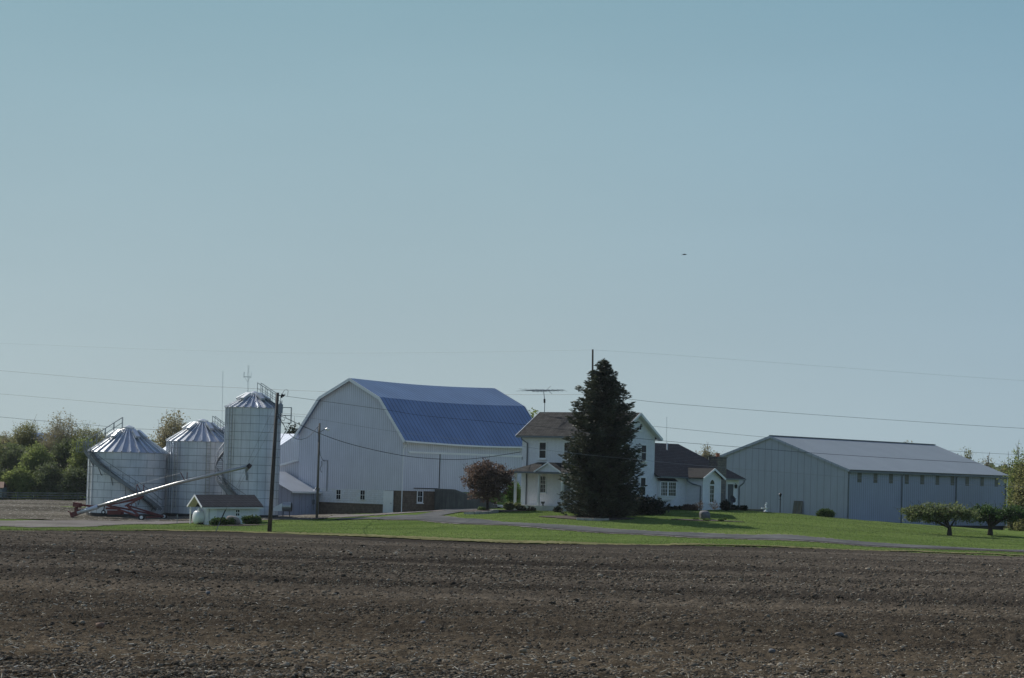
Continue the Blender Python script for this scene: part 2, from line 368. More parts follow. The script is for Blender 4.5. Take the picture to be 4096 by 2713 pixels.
xs = np.unique(np.concatenate([-np.geomspace(62, 6000, 40)[::-1], np.arange(-62, 70, .8), np.geomspace(70, 6000, 40)]))
ys = np.unique(np.concatenate([np.linspace(-40, 195, 30), np.arange(196, 300, .8), np.geomspace(300, 9000, 60)]))
gx, gy, F = grid(xs, ys)
e = edgeY(gx/np.maximum(gy, 1))
gz = T(gx, gy)
gz += (vn(gx/3, gy/3, 1)-.5)*.12+(vn(gx/9, gy/9, 2)-.5)*.18
gz -= .45*np.clip((e-.3-gy)/1., 0, 1)
gz = np.where(gy > 1000, gz-(gy-1000)*.004, gz)
tag(rawmesh('ground', np.stack([gx, gy, gz], -1), F, m_grass, smooth=True), 'mown green lawn and grass rising from the tilled field to the farm buildings', 'ground', kind='structure')
GN = lambda x, y: T(x, y)+(vn(x/3, y/3, 1)-.5)*.12+(vn(x/9, y/9, 2)-.5)*.18
def Gn(x, y): return float(GN(np.array([float(x)]), np.array([float(y)]))[0])

# tilled field in front of the camera
us = np.unique(np.concatenate([np.linspace(-.55, -.215, 110), np.linspace(-.215, .215, 1150), np.linspace(.215, .55, 110)]))
ts = np.linspace(0, 1, 700)
U, TT = np.meshgrid(us, ts)
E_ = edgeY(U)+(vn(U*900, U*0, 5)-.5)*.9+(vn(U*150, U*0, 6)-.5)*1.2
Yf = 18*(E_/18)**TT; Xf = U*Yf
x, y = Xf.ravel(), Yf.ravel()
z = T(x, y)
fade = np.clip((1-TT.ravel())*25, 0, 1)
rows = (vn(x/40+y*.02, y/1.1, 11)-.5)*.11+(vn(x/25-y*.03, y/3.5, 12)-.5)*.22
fine = (vn(x/.45, y/.5, 13)-.5)*.08+(vn(x/.16, y/.2, 14)-.5)*.07+(vn(x/.07, y/.09, 15)-.5)*.04+np.clip(y/100-.5, 0, 1)*(vn(x/.35, y/.5, 16)-.5)*.1
trk = np.zeros_like(x)
fine += -.10*np.clip((vn(x/30+3, y/4.5+x*.01, 21)-.62)*4, 0, 1)*vn(x/.5, y/.5, 22)
for (ya, sl, x0, x1, dp) in ((100, .12, -3, 9, .13), (59, .03, -8, 12, .12), (61, .05, -30, -2, .10), (113, .03, -40, -12, .10), (73, -.02, -14, 16, .09), (140, .05, 6, 28, .09), (88, .1, 8, 18, .12), (150, .02, -30, 4, .09)):
    dd = (y-ya-sl*x)/.33
    trk -= dp*np.exp(-dd*dd)*np.clip((x-x0)/3, 0, 1)*np.clip((x1-x)/3, 0, 1)
z += (rows+fine*np.clip(1.6-y/150, .6, 1)+trk)*fade+.02
n, m = U.shape; i = np.arange(n*m).reshape(n, m)
F = np.stack([i[:-1, :-1], i[:-1, 1:], i[1:, 1:], i[1:, :-1]], -1).reshape(-1, 4)
tag(rawmesh('tilled_field', np.stack([x, y, z], -1), F, m_soil, smooth=False), 'bare brown tilled field filling the foreground', 'field', kind='structure')
def fieldz(x, y):
    rows = (vn(x/40+y*.02, y/1.1, 11)-.5)*.11+(vn(x/25-y*.03, y/3.5, 12)-.5)*.22
    fine = (vn(x/.45, y/.5, 13)-.5)*.07
    return T(x, y)+rows+fine+.02

# clods and residue
ph = (1+5**.5)/2
ico = np.array([(-1, ph, 0), (1, ph, 0), (-1, -ph, 0), (1, -ph, 0), (0, -1, ph), (0, 1, ph), (0, -1, -ph), (0, 1, -ph), (ph, 0, -1), (ph, 0, 1), (-ph, 0, -1), (-ph, 0, 1)])/1.9
icf = np.array([(0, 11, 5), (0, 5, 1), (0, 1, 7), (0, 7, 10), (0, 10, 11), (1, 5, 9), (5, 11, 4), (11, 10, 2), (10, 7, 6), (7, 1, 8), (3, 9, 4), (3, 4, 2), (3, 2, 6), (3, 6, 8), (3, 8, 9), (4, 9, 5), (2, 4, 11), (6, 2, 10), (8, 6, 7), (9, 8, 1)])
def fieldpts(n):
    v = R.rand(n); iy = .0253+v*(.094-.0253)           # uniform in picture height
    Y = 1.93/np.maximum(iy-.0158, .003); Y = np.where((Y < 24)|(Y > 203), 24+R.rand(n)*179, Y)
    X = (R.rand(n)*2-1)*.26*Y
    return X, Y
def lumps(n, smin, smax, flat=.7, sig=.5):
    X, Y = fieldpts(n)
    s = smin*np.exp(np.abs(R.randn(n))*sig); s = np.minimum(s, smax)*np.clip(Y/60, .75, 1.9)
    th = R.rand(n)*6.28
    P = ico[None]*(1+.35*(R.rand(n, 12, 3)-.5)); P = P*s[:, None, None]*np.stack([1+R.rand(n)*.6, np.ones(n), flat*(.7+.5*R.rand(n))], -1)[:, None]
    c, sn = np.cos(th)[:, None], np.sin(th)[:, None]
    Q = np.stack([P[..., 0]*c-P[..., 1]*sn, P[..., 0]*sn+P[..., 1]*c, P[..., 2]], -1)
    Q += np.stack([X, Y, fieldz(X, Y)+s*.2], -1)[:, None]
    F = (icf[None]+(np.arange(n)*12)[:, None, None]).reshape(-1, 3)
    return Q.reshape(-1, 3), F
def clodmat(name, stops):
    m, nt, b = nodes(name); g = nd(nt, 'ShaderNodeNewGeometry')
    nt.links.new(ramp(nt, g.outputs['Random Per Island'], stops), b.inputs['Base Color']); b.inputs['Roughness'].default_value = 1.; b.inputs['Specular IOR Level'].default_value = .0
    return m
m_clod = clodmat('clod_soil', [(0, (.06, .05, .039)), (.4, (.125, .1, .074)), (.85, (.205, .168, .125)), (1, (.36, .31, .24))])  # kept paler than the soil, lit clod tops put into the colour
m_straw = clodmat('pale_residue', [(0, (.16, .14, .1)), (.5, (.28, .25, .19)), (.85, (.5, .46, .37)), (1, (.8, .76, .66))])
V, F = lumps(180000, .013, .075)
tag(rawmesh('soil_clods', V, F, m_clod), 'brown soil clods scattered over the tilled field', 'soil clods', kind='stuff')
n = 10000
X, Y = fieldpts(n); th = R.rand(n)*6.28; ln = .018+.03*R.rand(n)**3*1.5; wd = .004+.004*R.rand(n); tilt = (R.rand(n)-.3)*.9
ln *= np.clip(Y/60, .7, 2.2); wd *= np.clip(Y/60, .8, 2.)
d = np.stack([np.cos(th), np.sin(th), tilt], -1)*ln[:, None]; w_ = np.stack([-np.sin(th), np.cos(th), np.zeros(n)], -1)*wd[:, None]; hz = np.zeros((n, 3)); hz[:, 2] = wd
c = np.stack([X, Y, fieldz(X, Y)+.05], -1)
V = np.stack([c-d-w_, c-d+w_, c-d+hz, c+d-w_, c+d+w_, c+d+hz], 1).reshape(-1, 3); b0 = (np.arange(n)*6)[:, None, None]
F = (np.array([(0, 1, 4, 3), (1, 2, 5, 4), (2, 0, 3, 5)])[None]+b0).reshape(-1, 4)
tag(rawmesh('crop_residue', V, F, m_straw), 'pale slivers of old corn stalk scattered over the tilled field', 'crop residue', kind='stuff')
def rock(name, c, s, mat, label=None, cat=None, group=None, seed=0, flat=.7, lev=3, parent=None, name_part=None):
    rr = np.random.RandomState(seed)
    import bmesh
    bm = bmesh.new(); bmesh.ops.create_icosphere(bm, subdivisions=lev, radius=1)
    for v in bm.verts:
        p = np.array(v.co); q = 1+.16*math.sin(p[0]*2.3+seed)+.14*math.sin(p[1]*3.1+seed*2)+.1*math.sin(p[2]*4+p[0]*3+seed*3)
        d = p*q; d = np.sign(d)*np.abs(d)**.85
        v.co = (d[0]*s[0], d[1]*s[1], d[2]*s[2])
    me = bpy.data.meshes.new(name); bm.to_mesh(me); bm.free(); me.materials.append(mat)
    for p in me.polygons: p.use_smooth = True
    o = bpy.data.objects.new(name, me); col.objects.link(o); o.location = c; o.rotation_euler.z = rr.rand()*3
    return tag(o, label, cat, group)
k = 0
for (px, py, w_, mi, lb) in ((832, 2382, 22, 1, 'dark grey stone on the tilled field, largest at the left'), (610, 2385, 12, 0, 'small pale tan stone on the field beside the dark grey one'),
        (400, 2517, 34, 2, 'flat reddish brown stone lying in the lower left field'), (830, 2684, 50, 2, 'large rust coloured stone at the bottom edge of the field'),
        (3356, 2551, 26, 1, 'grey stone in the right middle of the field'), (2520, 2499, 24, 0, 'long tan stone at the lower centre right of the field'), (3077, 2307, 16, 2, 'reddish stone far up the right part of the field'),
        (2090, 2620, 26, 0, 'pale tan stone near the bottom centre of the field'), (848, 2648, 22, 1, 'slate grey stone just above the large rust coloured one'), (1575, 2663, 34, 0, 'broad tan stone low in the field left of centre'),
        (3335, 2614, 14, 0, 'small cream stone below the grey stone at right'), (4070, 2683, 18, 0, 'cream stone in the bottom right corner of the field'), (1690, 2503, 18, 1, 'rounded grey stone at lower centre left of the field'), (3090, 2620, 26, 1, 'dark angular stone low in the right field')):
    Y = 30.
    for _ in range(60):
        p = W(px, py, Y); Y += (p.z-G(p.x, p.y))*8
        Y = max(22, min(Y, 205))
    p = W(px, py, Y); r_ = w_*Y/FPX*.62
    rock('field_stone', (p.x, p.y, G(p.x, p.y)+.05+r_*.1), (r_, r_*.7, r_*.55), m_rock[mi], lb, 'stone', 'loose stones lying on the tilled field', seed=k, lev=2); k += 1

# strips draped over the terrain
def strip(name, pts, widths, mat, label, cat, off=.05, sub=60, cross=8, rag=.0, kind='structure'):
    P = [Vector((p[0], p[1], 0)) for p in pts]; out = []; ws = []
    for i in range(len(P)-1):
        p0, p1, p2, p3 = P[max(i-1, 0)], P[i], P[i+1], P[min(i+2, len(P)-1)]
        for j in range(sub):
            t = j/sub
            out.append(.5*((2*p1)+(p2-p0)*t+(2*p0-5*p1+4*p2-p3)*t*t+(3*p1-p0-3*p2+p3)*t**3)); ws.append(widths[i]*(1-t)+widths[i+1]*t)
    out.append(P[-1]); ws.append(widths[-1])
    xs, ys = [], []
    for i, p in enumerate(out):
        d = (out[min(i+1, len(out)-1)]-out[max(i-1, 0)]).normalized(); nn = Vector((-d.y, d.x, 0))
        for k in range(cross+1):
            a = (k/cross-.5)*ws[i]
            if k in (0, cross) and rag: a += (random.random()-.5)*rag
            xs.append(p.x+nn.x*a); ys.append(p.y+nn.y*a)
    xs, ys = np.array(xs), np.array(ys); z = GN(xs, ys)+off
    i = np.arange(len(xs)).reshape(len(out), cross+1)
    F = np.stack([i[:-1, :-1], i[:-1, 1:], i[1:, 1:], i[1:, :-1]], -1).reshape(-1, 4)
    return tag(rawmesh(name, np.stack([xs, ys, z], -1), F, mat, smooth=True), label, cat, kind=kind)
def gp(px, py, Y): p = W(px, py, Y); return (p.x, p.y)
drv = [gp(*a) for a in ((5600, 2270, 205), (4096, 2205, 211), (3461, 2176, 212), (2942, 2149, 214), (2423, 2122, 219), (2077, 2101, 224), (1817, 2086, 231), (1640, 2078, 238), (1500, 2074, 243), (1350, 2072, 246))]
strip('driveway_gravel_edge', drv[:-2], [3.7]*6+[4.5, 6.2], m_gravel, 'thin pale gravel shoulder along the asphalt driveway', 'gravel edge', .04, rag=.5)
strip('driveway', drv, [2.7]*6+[3.6, 5.2, 5.2, 1.5], m_asph, 'grey asphalt driveway curving from the right edge to the barn yard', 'driveway', .08, cross=10)
strip('driveway_branch', [gp(*a) for a in ((1640, 2080, 237), (1760, 2068, 243), (1850, 2056, 250), (1800, 2052, 256), (1650, 2052, 260))], [4, 3.6, 3.4, 3.4, 3.4], m_asph, 'short asphalt branch of the driveway turning to the barn', 'driveway', .07)
strip('gravel_yard', [gp(*a) for a in ((1900, 2050, 256), (1650, 2062, 254), (1400, 2066, 255), (1200, 2070, 257), (1000, 2072, 250), (800, 2072, 248), (600, 2080, 244), (300, 2090, 238), (0, 2095, 230), (-600, 2098, 226))], [3, 6, 8, 8, 8, 10, 12, 13, 16, 18], m_gravel, 'grey gravel yard in front of the barn and grain bins', 'gravel yard', .05, rag=1.)
# bald grass edge along the field
strip('field_verge', [(u*float(edgeY(u))+0., float(edgeY(u))+.9) for u in (-.27, -.2, -.12, -.06, 0., .06, .12, .2, .27)], [1.0, .9, 1.6, 2.6, 2.8, 1.6, 1.4, 1.2, 1.2], m_verge, 'dry yellowish grass verge where lawn meets tilled soil', 'grass verge', .07, rag=.9)
n = 170000
X = R.rand(n)*95-47; Y = 203+R.rand(n)**1.2*62
k = (Y > edgeY(X/Y)+.2)&(np.abs(X/Y) < .24); X, Y = X[k], Y[k]
P_ = np.array([(p[0], p[1]) for p in drv]); dm = np.full(len(X), 99.)
for a, b in zip(P_[:-1], P_[1:]):
    d = b-a; t = np.clip(((X-a[0])*d[0]+(Y-a[1])*d[1])/(d@d), 0, 1); dm = np.minimum(dm, np.hypot(X-a[0]-t*d[0], Y-a[1]-t*d[1]))
yard = (X < 2)&(Y > 243.5+np.where(X < -30, -8.5, 0))
k = (dm > 2.1)&~yard&((Y > edgeY(X/Y)+.7+1.1*vn(X/5, Y*0, 41)*(np.abs(X) < 14))|(R.rand(len(X)) < .25)); X, Y = X[k], Y[k]; n = len(X)
ed = np.exp(-(Y-edgeY(X/Y))/.8); sz = (.028+.035*R.rand(n))*(1+1.2*ed); th = R.rand(n)*3.14
g0 = np.stack([X, Y, GN(X, Y)], -1); s_ = np.stack([np.cos(th), np.sin(th), 0*th], -1)*(sz*.5)[:, None]
tp = g0+np.stack([(R.rand(n)-.5)*sz, (R.rand(n)-.5)*sz, sz], -1)
V = np.stack([g0-s_, g0+s_, tp+s_*.4, tp-s_*.4], 1).reshape(-1, 3); m_blade = leafmat('lawn_blades', (.11, .155, .045), (.22, .275, .1), .4)
tag(rawmesh('grass_tufts', V, np.arange(n*4).reshape(n, 4), m_blade), 'short green grass tufts growing over the lawn', 'grass', kind='stuff')
# field beyond the bins
gx, gy, F = grid(np.linspace(-150, -18, 130), np.linspace(246, 392, 200))
sel = gy < 246+0*gx
zz = GN(gx, gy)+.06+(vn(gx/.6, gy/.6, 31)-.5)*.12
tag(rawmesh('far_field', np.stack([gx, gy, zz], -1), F, m_farsoil), 'pale stubble field beyond the grain bins at left', 'field', kind='structure')

# ------------------------------------------------------------------ foliage
def quads(C, S, rr, aspect=.6, up_bias=0.):
    n = len(C)
    a = rr.randn(n, 3); a[:, 2] *= .7; a /= np.linalg.norm(a, axis=1)[:, None]
    b = rr.randn(n, 3); b -= a*(a*b).sum(1)[:, None]; b /= np.linalg.norm(b, axis=1)[:, None]
    a = a*S[:, None]; b = b*(S*aspect)[:, None]
    V = np.stack([C-a, C-b*.9, C+a, C+b*.9], 1).reshape(-1, 3)
    F = np.arange(n*4).reshape(n, 4)
    return V, F
def crown_pts(ells, ncl, per, crad, rr, shell=.55):
    w = np.array([e[6] if len(e) > 6 else e[3]*e[4]*e[5] for e in ells]); w = w/w.sum()
    idx = rr.choice(len(ells), ncl, p=w); E = np.array([e[:6] for e in ells])[idx]
    d = rr.randn(ncl, 3); d /= np.linalg.norm(d, axis=1)[:, None]
    r = shell+(1-shell)*rr.rand(ncl); r *= .9+.25*rr.rand(ncl)
    cl = E[:, :3]+d*E[:, 3:6]*r[:, None]
    sz = crad*(.5+rr.rand(ncl)*.9)
    C = (cl[:, None]+rr.randn(ncl, per, 3)*(sz[:, None, None])*np.array([.6, .6, .42])).reshape(-1, 3)
    return cl, C
def tree(name, base, ells, ncl, per, crad, leaf, lm, bm_, tr, label, cat='tree', group=None, seed=1, shell=.55, limbs=14, twigs=0, fork=.35, lean=(0, 0), aspect=.6, nstem=1, twigr=.02):
    rr = np.random.RandomState(seed); rnd = random.Random(seed)
    t = thing(name, base, label, cat, group)
    cl, C = crown_pts(ells, ncl, per, crad, rr, shell)
    top = max(e[2]+e[5] for e in ells); lo = min(e[2]-e[5] for e in ells)
    mb = MB()
    cx = sum(e[0] for e in ells)/len(ells); cy = sum(e[1] for e in ells)/len(ells)
    fz = max(.12*top, lo+(top-lo)*fork*.3) if fork > .25 else .22*top
    pts = [Vector((0, 0, -.2)), Vector((lean[0]*.3, lean[1]*.3, fz*.5)), Vector((lean[0], lean[1], fz)), Vector((cx*.6+lean[0], cy*.6, (fz+top)/2)), Vector((cx, cy, top*.88))]
    mb.tube(pts, [tr*1.35, tr, tr*.85, tr*.45, tr*.12], 8)
    for k in range(limbs):
        c = Vector(cl[rnd.randrange(len(cl))]); f = rnd.random()
        st = pts[2].lerp(pts[3], f*.8) if f > .15 else pts[2]
        mid = st.lerp(c, .5)+Vector((rnd.uniform(-.1, .1), rnd.uniform(-.1, .1), rnd.uniform(0, .12)))*(c-st).length
        mb.tube([st, mid, c], [tr*.42, tr*.26, tr*.07], 6)
        for j in range(2):
            c2 = c+Vector((rnd.gauss(0, 1), rnd.gauss(0, 1), rnd.gauss(.3, .7)))*crad*1.4
            mb.tube([mid.lerp(c, .3+.3*j), c2], [tr*.12, tr*.03], 4)
    for k in range(twigs):
        c = Vector(cl[rnd.randrange(len(cl))]); d = (c-Vector((cx, cy, fz*1.2))).normalized()
        c2 = c+(d+Vector((rnd.gauss(0, .35), rnd.gauss(0, .35), .35)))*crad*rnd.uniform(.8, 2)
        mb.tube([c-d*crad*1.3, c, c2], [twigr*1.4, twigr, twigr*.5], 3)
    mb.build('trunk', bm_, t, smooth=True)
    if per: 
        V, F = quads(C, leaf*(.6+.8*rr.rand(len(C))), rr, aspect)
        rawmesh('crown', V, F, lm, t)
    return t
def bush(name, base, ells, n, leaf, lm, label, cat='shrub', group=None, seed=1, aspect=.6):
    rr = np.random.RandomState(seed)
    t = thing(name, base, label, cat, group)
    cl, C = crown_pts(ells, n, 7, leaf*1.6, rr, .72)
    V, F = quads(C, leaf*(.6+.8*rr.rand(len(C))), rr, aspect)
    # dense heart of foliage so the bush is not see-through
    cl2, C2 = crown_pts([(e[0], e[1], e[2], e[3]*.75, e[4]*.75, e[5]*.75) for e in ells], max(20, n//2), 6, leaf*2, rr, .3)
    V2, F2 = quads(C2, leaf*2.0*(.6+.8*rr.rand(len(C2))), rr, .8)
    rawmesh('foliage', np.concatenate([V, V2]), np.concatenate([F, F2+len(V)]), lm, t)
    mb = MB()
    for k in range(7):
        e = ells[k % len(ells)]; mb.tube([(e[0]*.3, e[1]*.3, -.1), (e[0]+e[3]*.5*math.cos(k*2.4), e[1]+e[4]*.5*math.sin(k*2.4), e[2]+e[5]*.4)], [.03, .012], 5)
    mb.build('stems', m_bark, t)
    return t

# ------------------------------------------------------------------ windows and doors
def face_rect(Fr, ax, val, px0, px1, py0, py1):
    pm, ym = (px0+px1)/2, (py0+py1)/2
    i = 1 if ax == 'x' else 0
    return Fr.L(px0, ym, ax, val)[i], Fr.L(px1, ym, ax, val)[i], Fr.L(pm, py1, ax, val).z, Fr.L(pm, py0, ax, val).z
def P3(ax, val, out, u, z):                 # point on a wall: ax 'x' faces +x, ax 'y' faces -y
    return (val+out, u, z) if ax == 'x' else (u, val-out, z)
def wbox(mb, ax, val, o0, o1, u0, u1, z0, z1):
    a, b = P3(ax, val, o0, u0, z0), P3(ax, val, o1, u1, z1)
    mb.box(min(a[0], b[0]), max(a[0], b[0]), min(a[1], b[1]), max(a[1], b[1]), z0, z1)
def window(par, ax, val, u0, u1, z0, z1, cols=1, rows=2, casing=.1, glass=None, frame=None, sill=True, mun=.03, name='window'):
    mb = MB(); glass = glass or m_glass
    c = casing
    wbox(mb, ax, val, 0., .07, u0-c, u0, z0-c, z1+c); wbox(mb, ax, val, 0., .07, u1, u1+c, z0-c, z1+c)
    wbox(mb, ax, val, 0., .067, u0, u1, z1, z1+c); wbox(mb, ax, val, 0., .067, u0, u1, z0-c, z0)
    for i in range(1, rows):
        zz = z0+(z1-z0)*i/rows; w = mun*(1.6 if (rows % 2 == 0 and i == rows//2) else .8)
        wbox(mb, ax, val, .012, .05, u0, u1, zz-w/2, zz+w/2)
    for i in range(1, cols):
        uu = u0+(u1-u0)*i/cols; wbox(mb, ax, val, .012, .047, uu-mun*.4, uu+mun*.4, z0, z1)
    o = mb.build(name, frame or m_trim, par)
    g = MB(); wbox(g, ax, val, .004, .02, u0-.003, u1+.003, z0-.003, z1+.003); g.build('pane', glass, o)
    if sill:
        g = MB(); wbox(g, ax, val, 0., .14, u0-c-.06, u1+c+.06, z0-c-.09, z0-c-.003); g.build('sill', frame or m_trim, o)
    return o
def door(par, ax, val, u0, u1, z0, z1, mat, frame=None, name='door', knob=True):
    mb = MB(); wbox(mb, ax, val, 0., .05, u0, u1, z0, z1)
    for a, b in ((.1, .45), (.55, .92)): wbox(mb, ax, val, .05, .065, u0+(u1-u0)*.15, u0+(u1-u0)*.85, z0+(z1-z0)*a, z0+(z1-z0)*b)
    d = mb.build(name, mat, par)
    g = MB(); c = .08; wbox(g, ax, val, 0., .075, u0-c, u0, z0, z1+c); wbox(g, ax, val, 0., .075, u1, u1+c, z0, z1+c); wbox(g, ax, val, 0., .072, u0, u1, z1, z1+c)
    g.build('door_frame', frame or m_trim, d)
    if knob:
        k = MB(); a = P3(ax, val, .06, u0+(u1-u0)*.85, z0+(z1-z0)*.45); b = P3(ax, val, .12, u0+(u1-u0)*.85, z0+(z1-z0)*.45); k.tube([a, b], .03, 8); k.build('handle', m_iron, d)
    return d
def spout(par, pts, mat, r=.05, name='downspout'):
    MB().tube(pts, r, 8).build(name, mat, par, smooth=False)

# ------------------------------------------------------------------ barn
Bf = Frame(-11.1, 261.2, -3.95, rad(-40.2)); z = Bf.z
barn = thing('barn', Bf.loc, 'large white gambrel barn with a blue metal roof', 'barn', rz=Bf.rz)
BW, BL = 15.2, 23.0
zs, zt, zk, zr = z(-1.61), z(4.2), z(8.0), z(10.0)
MB().prism([(0, zs), (0, zt-.22), (-3.14, zk-.16), (-BW/2, zr-.14), (-BW+3.14, zk-.16), (-BW, zt-.22), (-BW, zs)], 'y', .08, BL).prism([(0, zs), (0, zt), (-3.14, zk), (-BW/2, zr), (-BW+3.14, zk), (-BW, zt), (-BW, zs)], 'y', 0, .08).build('siding', m_siding, barn)
MB().box(-BW+.1, -.1, .1, BL-.1, z(-6), zs).build('stone_foundation', m_stone, barn)
# whitewashed band of the gable foundation
dx0, dx1, dz0, dz1 = face_rect(Bf, 'y', 0, 1537, 1572, 1966, 2052)
wl = Bf.L(1278, 1990, 'y', 0).x
MB().box(wl, dx0-.12, -.02, .098, z(-3.1), zs-.004).build('whitewashed_band', m_wstone, barn)
def sagf(y): return .2*math.sin(math.pi*min(max(y/BL, 0), 1))
def roofstrip(mat, name, x0, z0, x1, z1, n=30, t=.08):
    mb = MB(); ys = [-.39+(BL+.78)*i/n for i in range(n+1)]
    dx, dz = x1-x0, z1-z0; L_ = math.hypot(dx, dz); nx, nz = -dz/L_*t, dx/L_*t
    if nz > 0: nx, nz = -nx, -nz
    for a, b in zip(ys[:-1], ys[1:]):
        sa, sb = sagf(a), sagf(b)
        mb.add([(x0, a, z0-sa), (x1, a, z1-sa), (x1, b, z1-sb), (x0, b, z0-sb), (x0+nx, a, z0-sa+nz), (x1+nx, a, z1-sa+nz), (x1+nx, b, z1-sb+nz), (x0+nx, b, z0-sb+nz)],
               [(0, 1, 2, 3), (7, 6, 5, 4), (0, 4, 5, 1), (2, 6, 7, 3)]+([(0, 3, 7, 4)] if True else [])+[(1, 5, 6, 2)])
    return mb
rf = roofstrip(m_blue, '', .62, z(3.6), -3.14, zk+.15).build('roof', m_blue, barn)
mb = roofstrip(m_blue, '', -3.16, zk+.16, -BW/2, zr+.17)
for a in ((-BW/2, zr+.17, -BW+3.16, zk+.16), (-BW+3.14, zk+.15, -BW-.62, z(3.6))):
    q = roofstrip(m_blue, '', *a); mb.add(q.v, q.f)
mb.build('upper_roof', m_blue, barn)
# rake boards on both gables, gutter, door track
for yy in (-.44, BL+.40):
    mb = MB()
    pr = [(.64, z(3.6)), (-3.14, zk+.12), (-BW/2, zr+.14), (-BW+3.14, zk+.12), (-BW-.64, z(3.6))]
    for a, b in zip(pr[:-1], pr[1:]): mb.beam((a[0], yy, a[1]-.12), (b[0], yy, b[1]-.12), .05, .3)
    mb.build('rake_board', m_trim, barn)
mb = MB()
for i in range(24):
    a, b = -.3+(BL+.6)*i/24, -.3+(BL+.6)*(i+1)/24
    mb.beam((.66, a, z(3.55)-sagf(a)), (.66, b, z(3.55)-sagf(b)), .13, .16)
mb.build('gutter', m_trim, barn)
mb = MB(); mb.box(0.0, .62, .02, BL-.02, z(3.38), z(3.42)); mb.build('soffit', m_trim, barn)
spout(barn, [(.62, .15, z(3.5)), (.55, .1, z(3.3)), (.07, .05, z(2.7)), (.07, .05, z(-3.8))], m_trim, .05)
MB().box(.0, .12, .9, 22.5, z(2.35), z(2.55)).build('door_track', m_trim, barn)
seams = [Bf.L(p, 1880, 'x', .05).y for p in (1760, 1830, 1904, 1974, 2037)]
for i, (a, b) in enumerate(zip(seams[:-1], seams[1:])):
    MB().box(.004, .06 if i % 2 else .085, a+.02, b-.02, z(-1.66), z(2.35)).build('sliding_door', m_siding, barn)
MB().box(.002, .03, seams[0]-.07, seams[0]+.02, z(-1.6), z(2.35)).build('door_gap', m_iron, barn); MB().box(.002, .03, seams[2]-.03, seams[2]+.02, z(-1.6), z(2.35)).build('door_gap', m_iron, barn)
MB().box(.01, .08, 1.9, seams[0]-.3, z(-1.35), z(-1.27)).build('lower_rail', m_iron, barn)
for (a, b, c_, d) in ((1347, 1364, 1960, 1997), (1443, 1461, 1962, 1999)):
    u0, u1, z0, z1 = face_rect(Bf, 'y', 0, a, b, c_, d); window(barn, 'y', -.02, u0, u1, z0, z1, 2, 2, .06, sill=False)
u0, u1, z0, z1 = face_rect(Bf, 'x', -.1, 1670, 1688, 1966, 2008); window(barn, 'x', -.1, u0, u1, z0, z1, 2, 2, .12)
door(barn, 'y', -.02, dx0, dx1, dz0, dz1, m_trim)
# service conduit on the gable
u = Bf.L(1312, 1840, 'y', 0).x; zz = Bf.L(1312, 1842, 'y', 0).z
MB().tube([(u-.7, -.06, zz), (u, -.06, zz), (u, -.06, zs-.3)], .035, 6).build('conduit', m_steel, barn)
MB().tube([(u-.9, -.05, zz-.1), (u-.6, -.3, zz-.5), (u-.85, -.3, zz-.9), (u-.8, -.1, zz-1.3)], .03, 5).build('service_cable', m_wire, barn)

# low white addition in front of the barn gable
AW = Bf.L(1276, 2000, 'y', 0).x; AD = Bf.L(1162, 2010, 'x', AW).y
Z0 = -4.75; Af = Frame(*(Bf.m @ Vector((AW, AD, 0))).xy, Z0, Bf.rz)
add_ = thing('low_addition', Af.loc, 'low white lean-to with bright metal roof in front of the gambrel barn gable', 'outbuilding', rz=Af.rz)
D = -AD; z = Af.z; RX = 5.1
MB().prism([(0, z(-5.6)), (0, z(-1.98)), (-RX, z(-.05)), (-2*RX, z(-1.98)), (-2*RX, z(-5.6))], 'y', 0, D-.01).build('wall', m_siding2, add_)
sl = (1.93)/RX
MB().slab([(.35, -.25, z(-1.95)-.35*sl+.06), (.35, D-.02, z(-1.95)-.35*sl+.06), (-RX, D-.02, z(-.02)+.06), (-RX, -.25, z(-.02)+.06)], .06).build('roof', m_lroofy, add_)
MB().slab([(-RX-.004, -.25, z(-.02)+.06), (-RX-.004, D-.02, z(-.02)+.06), (-2*RX-.3, D-.02, z(-1.95)-.3*sl+.06), (-2*RX-.3, -.25, z(-1.95)-.3*sl+.06)], .06).build('roof', m_lroofy, add_)
MB().box(.36, .46, -.2, D-.1, z(-2.2), z(-2.05)).build('gutter', m_trim, add_)
u0, u1, z0, z1 = face_rect(Af, 'x', 0, 1207, 1233, 1981, 2066); door(add_, 'x', 0, u0, u1, z0, z1, m_siding2, m_siding2)
u0 = Af.L(1252, 2005, 'x', 0).y; zz = Af.L(1252, 2008, 'x', 0).z
MB().box(.0, .16, u0-.13, u0+.13, zz-.25, zz+.25).tube([(.08, u0, zz-.25), (.08, u0, zz-.9)], .03, 6).tube([(.08, u0, zz+.25), (.08, u0, zz+1.2), (.08, u0+.3, zz+1.5)], .03, 6).build('meter_box', m_steel, add_)
# shed wing on the barn's far side, and the back barn behind it
Cf = Frame(*(Bf.m @ Vector((-BW-.01, 0, 0))).xy, -4.6, Bf.rz); z = Cf.z
wing = thing('barn_wing', Cf.loc, 'white sided wing sloping down from the left corner of the gambrel barn', 'outbuilding', rz=Cf.rz)
zt_ = Cf.L(1196, 1840, 'y', 0).z; xl = Cf.L(1117, 1862, 'y', 0); s_ = (zt_-xl.z)/(-xl.x)
MB().prism([(0, z(-5.5)), (0, zt_), (-9, zt_-9*s_), (-9, z(-5.5))], 'y', .3, 9).build('wall', m_siding, wing)
MB().slab([(0, -.1, zt_+.1), (0, 9.2, zt_+.1), (-9.3, 9.2, zt_-9.3*s_+.1), (-9.3, -.1, zt_-9.3*s_+.1)], .2).build('roof', m_trim, wing)
p = W(1130, 1736, 296); Df = Frame(p.x, p.y, -5, Bf.rz); z = Df.z; zr_ = Df.L(1130, 1736, 'y', 0).z
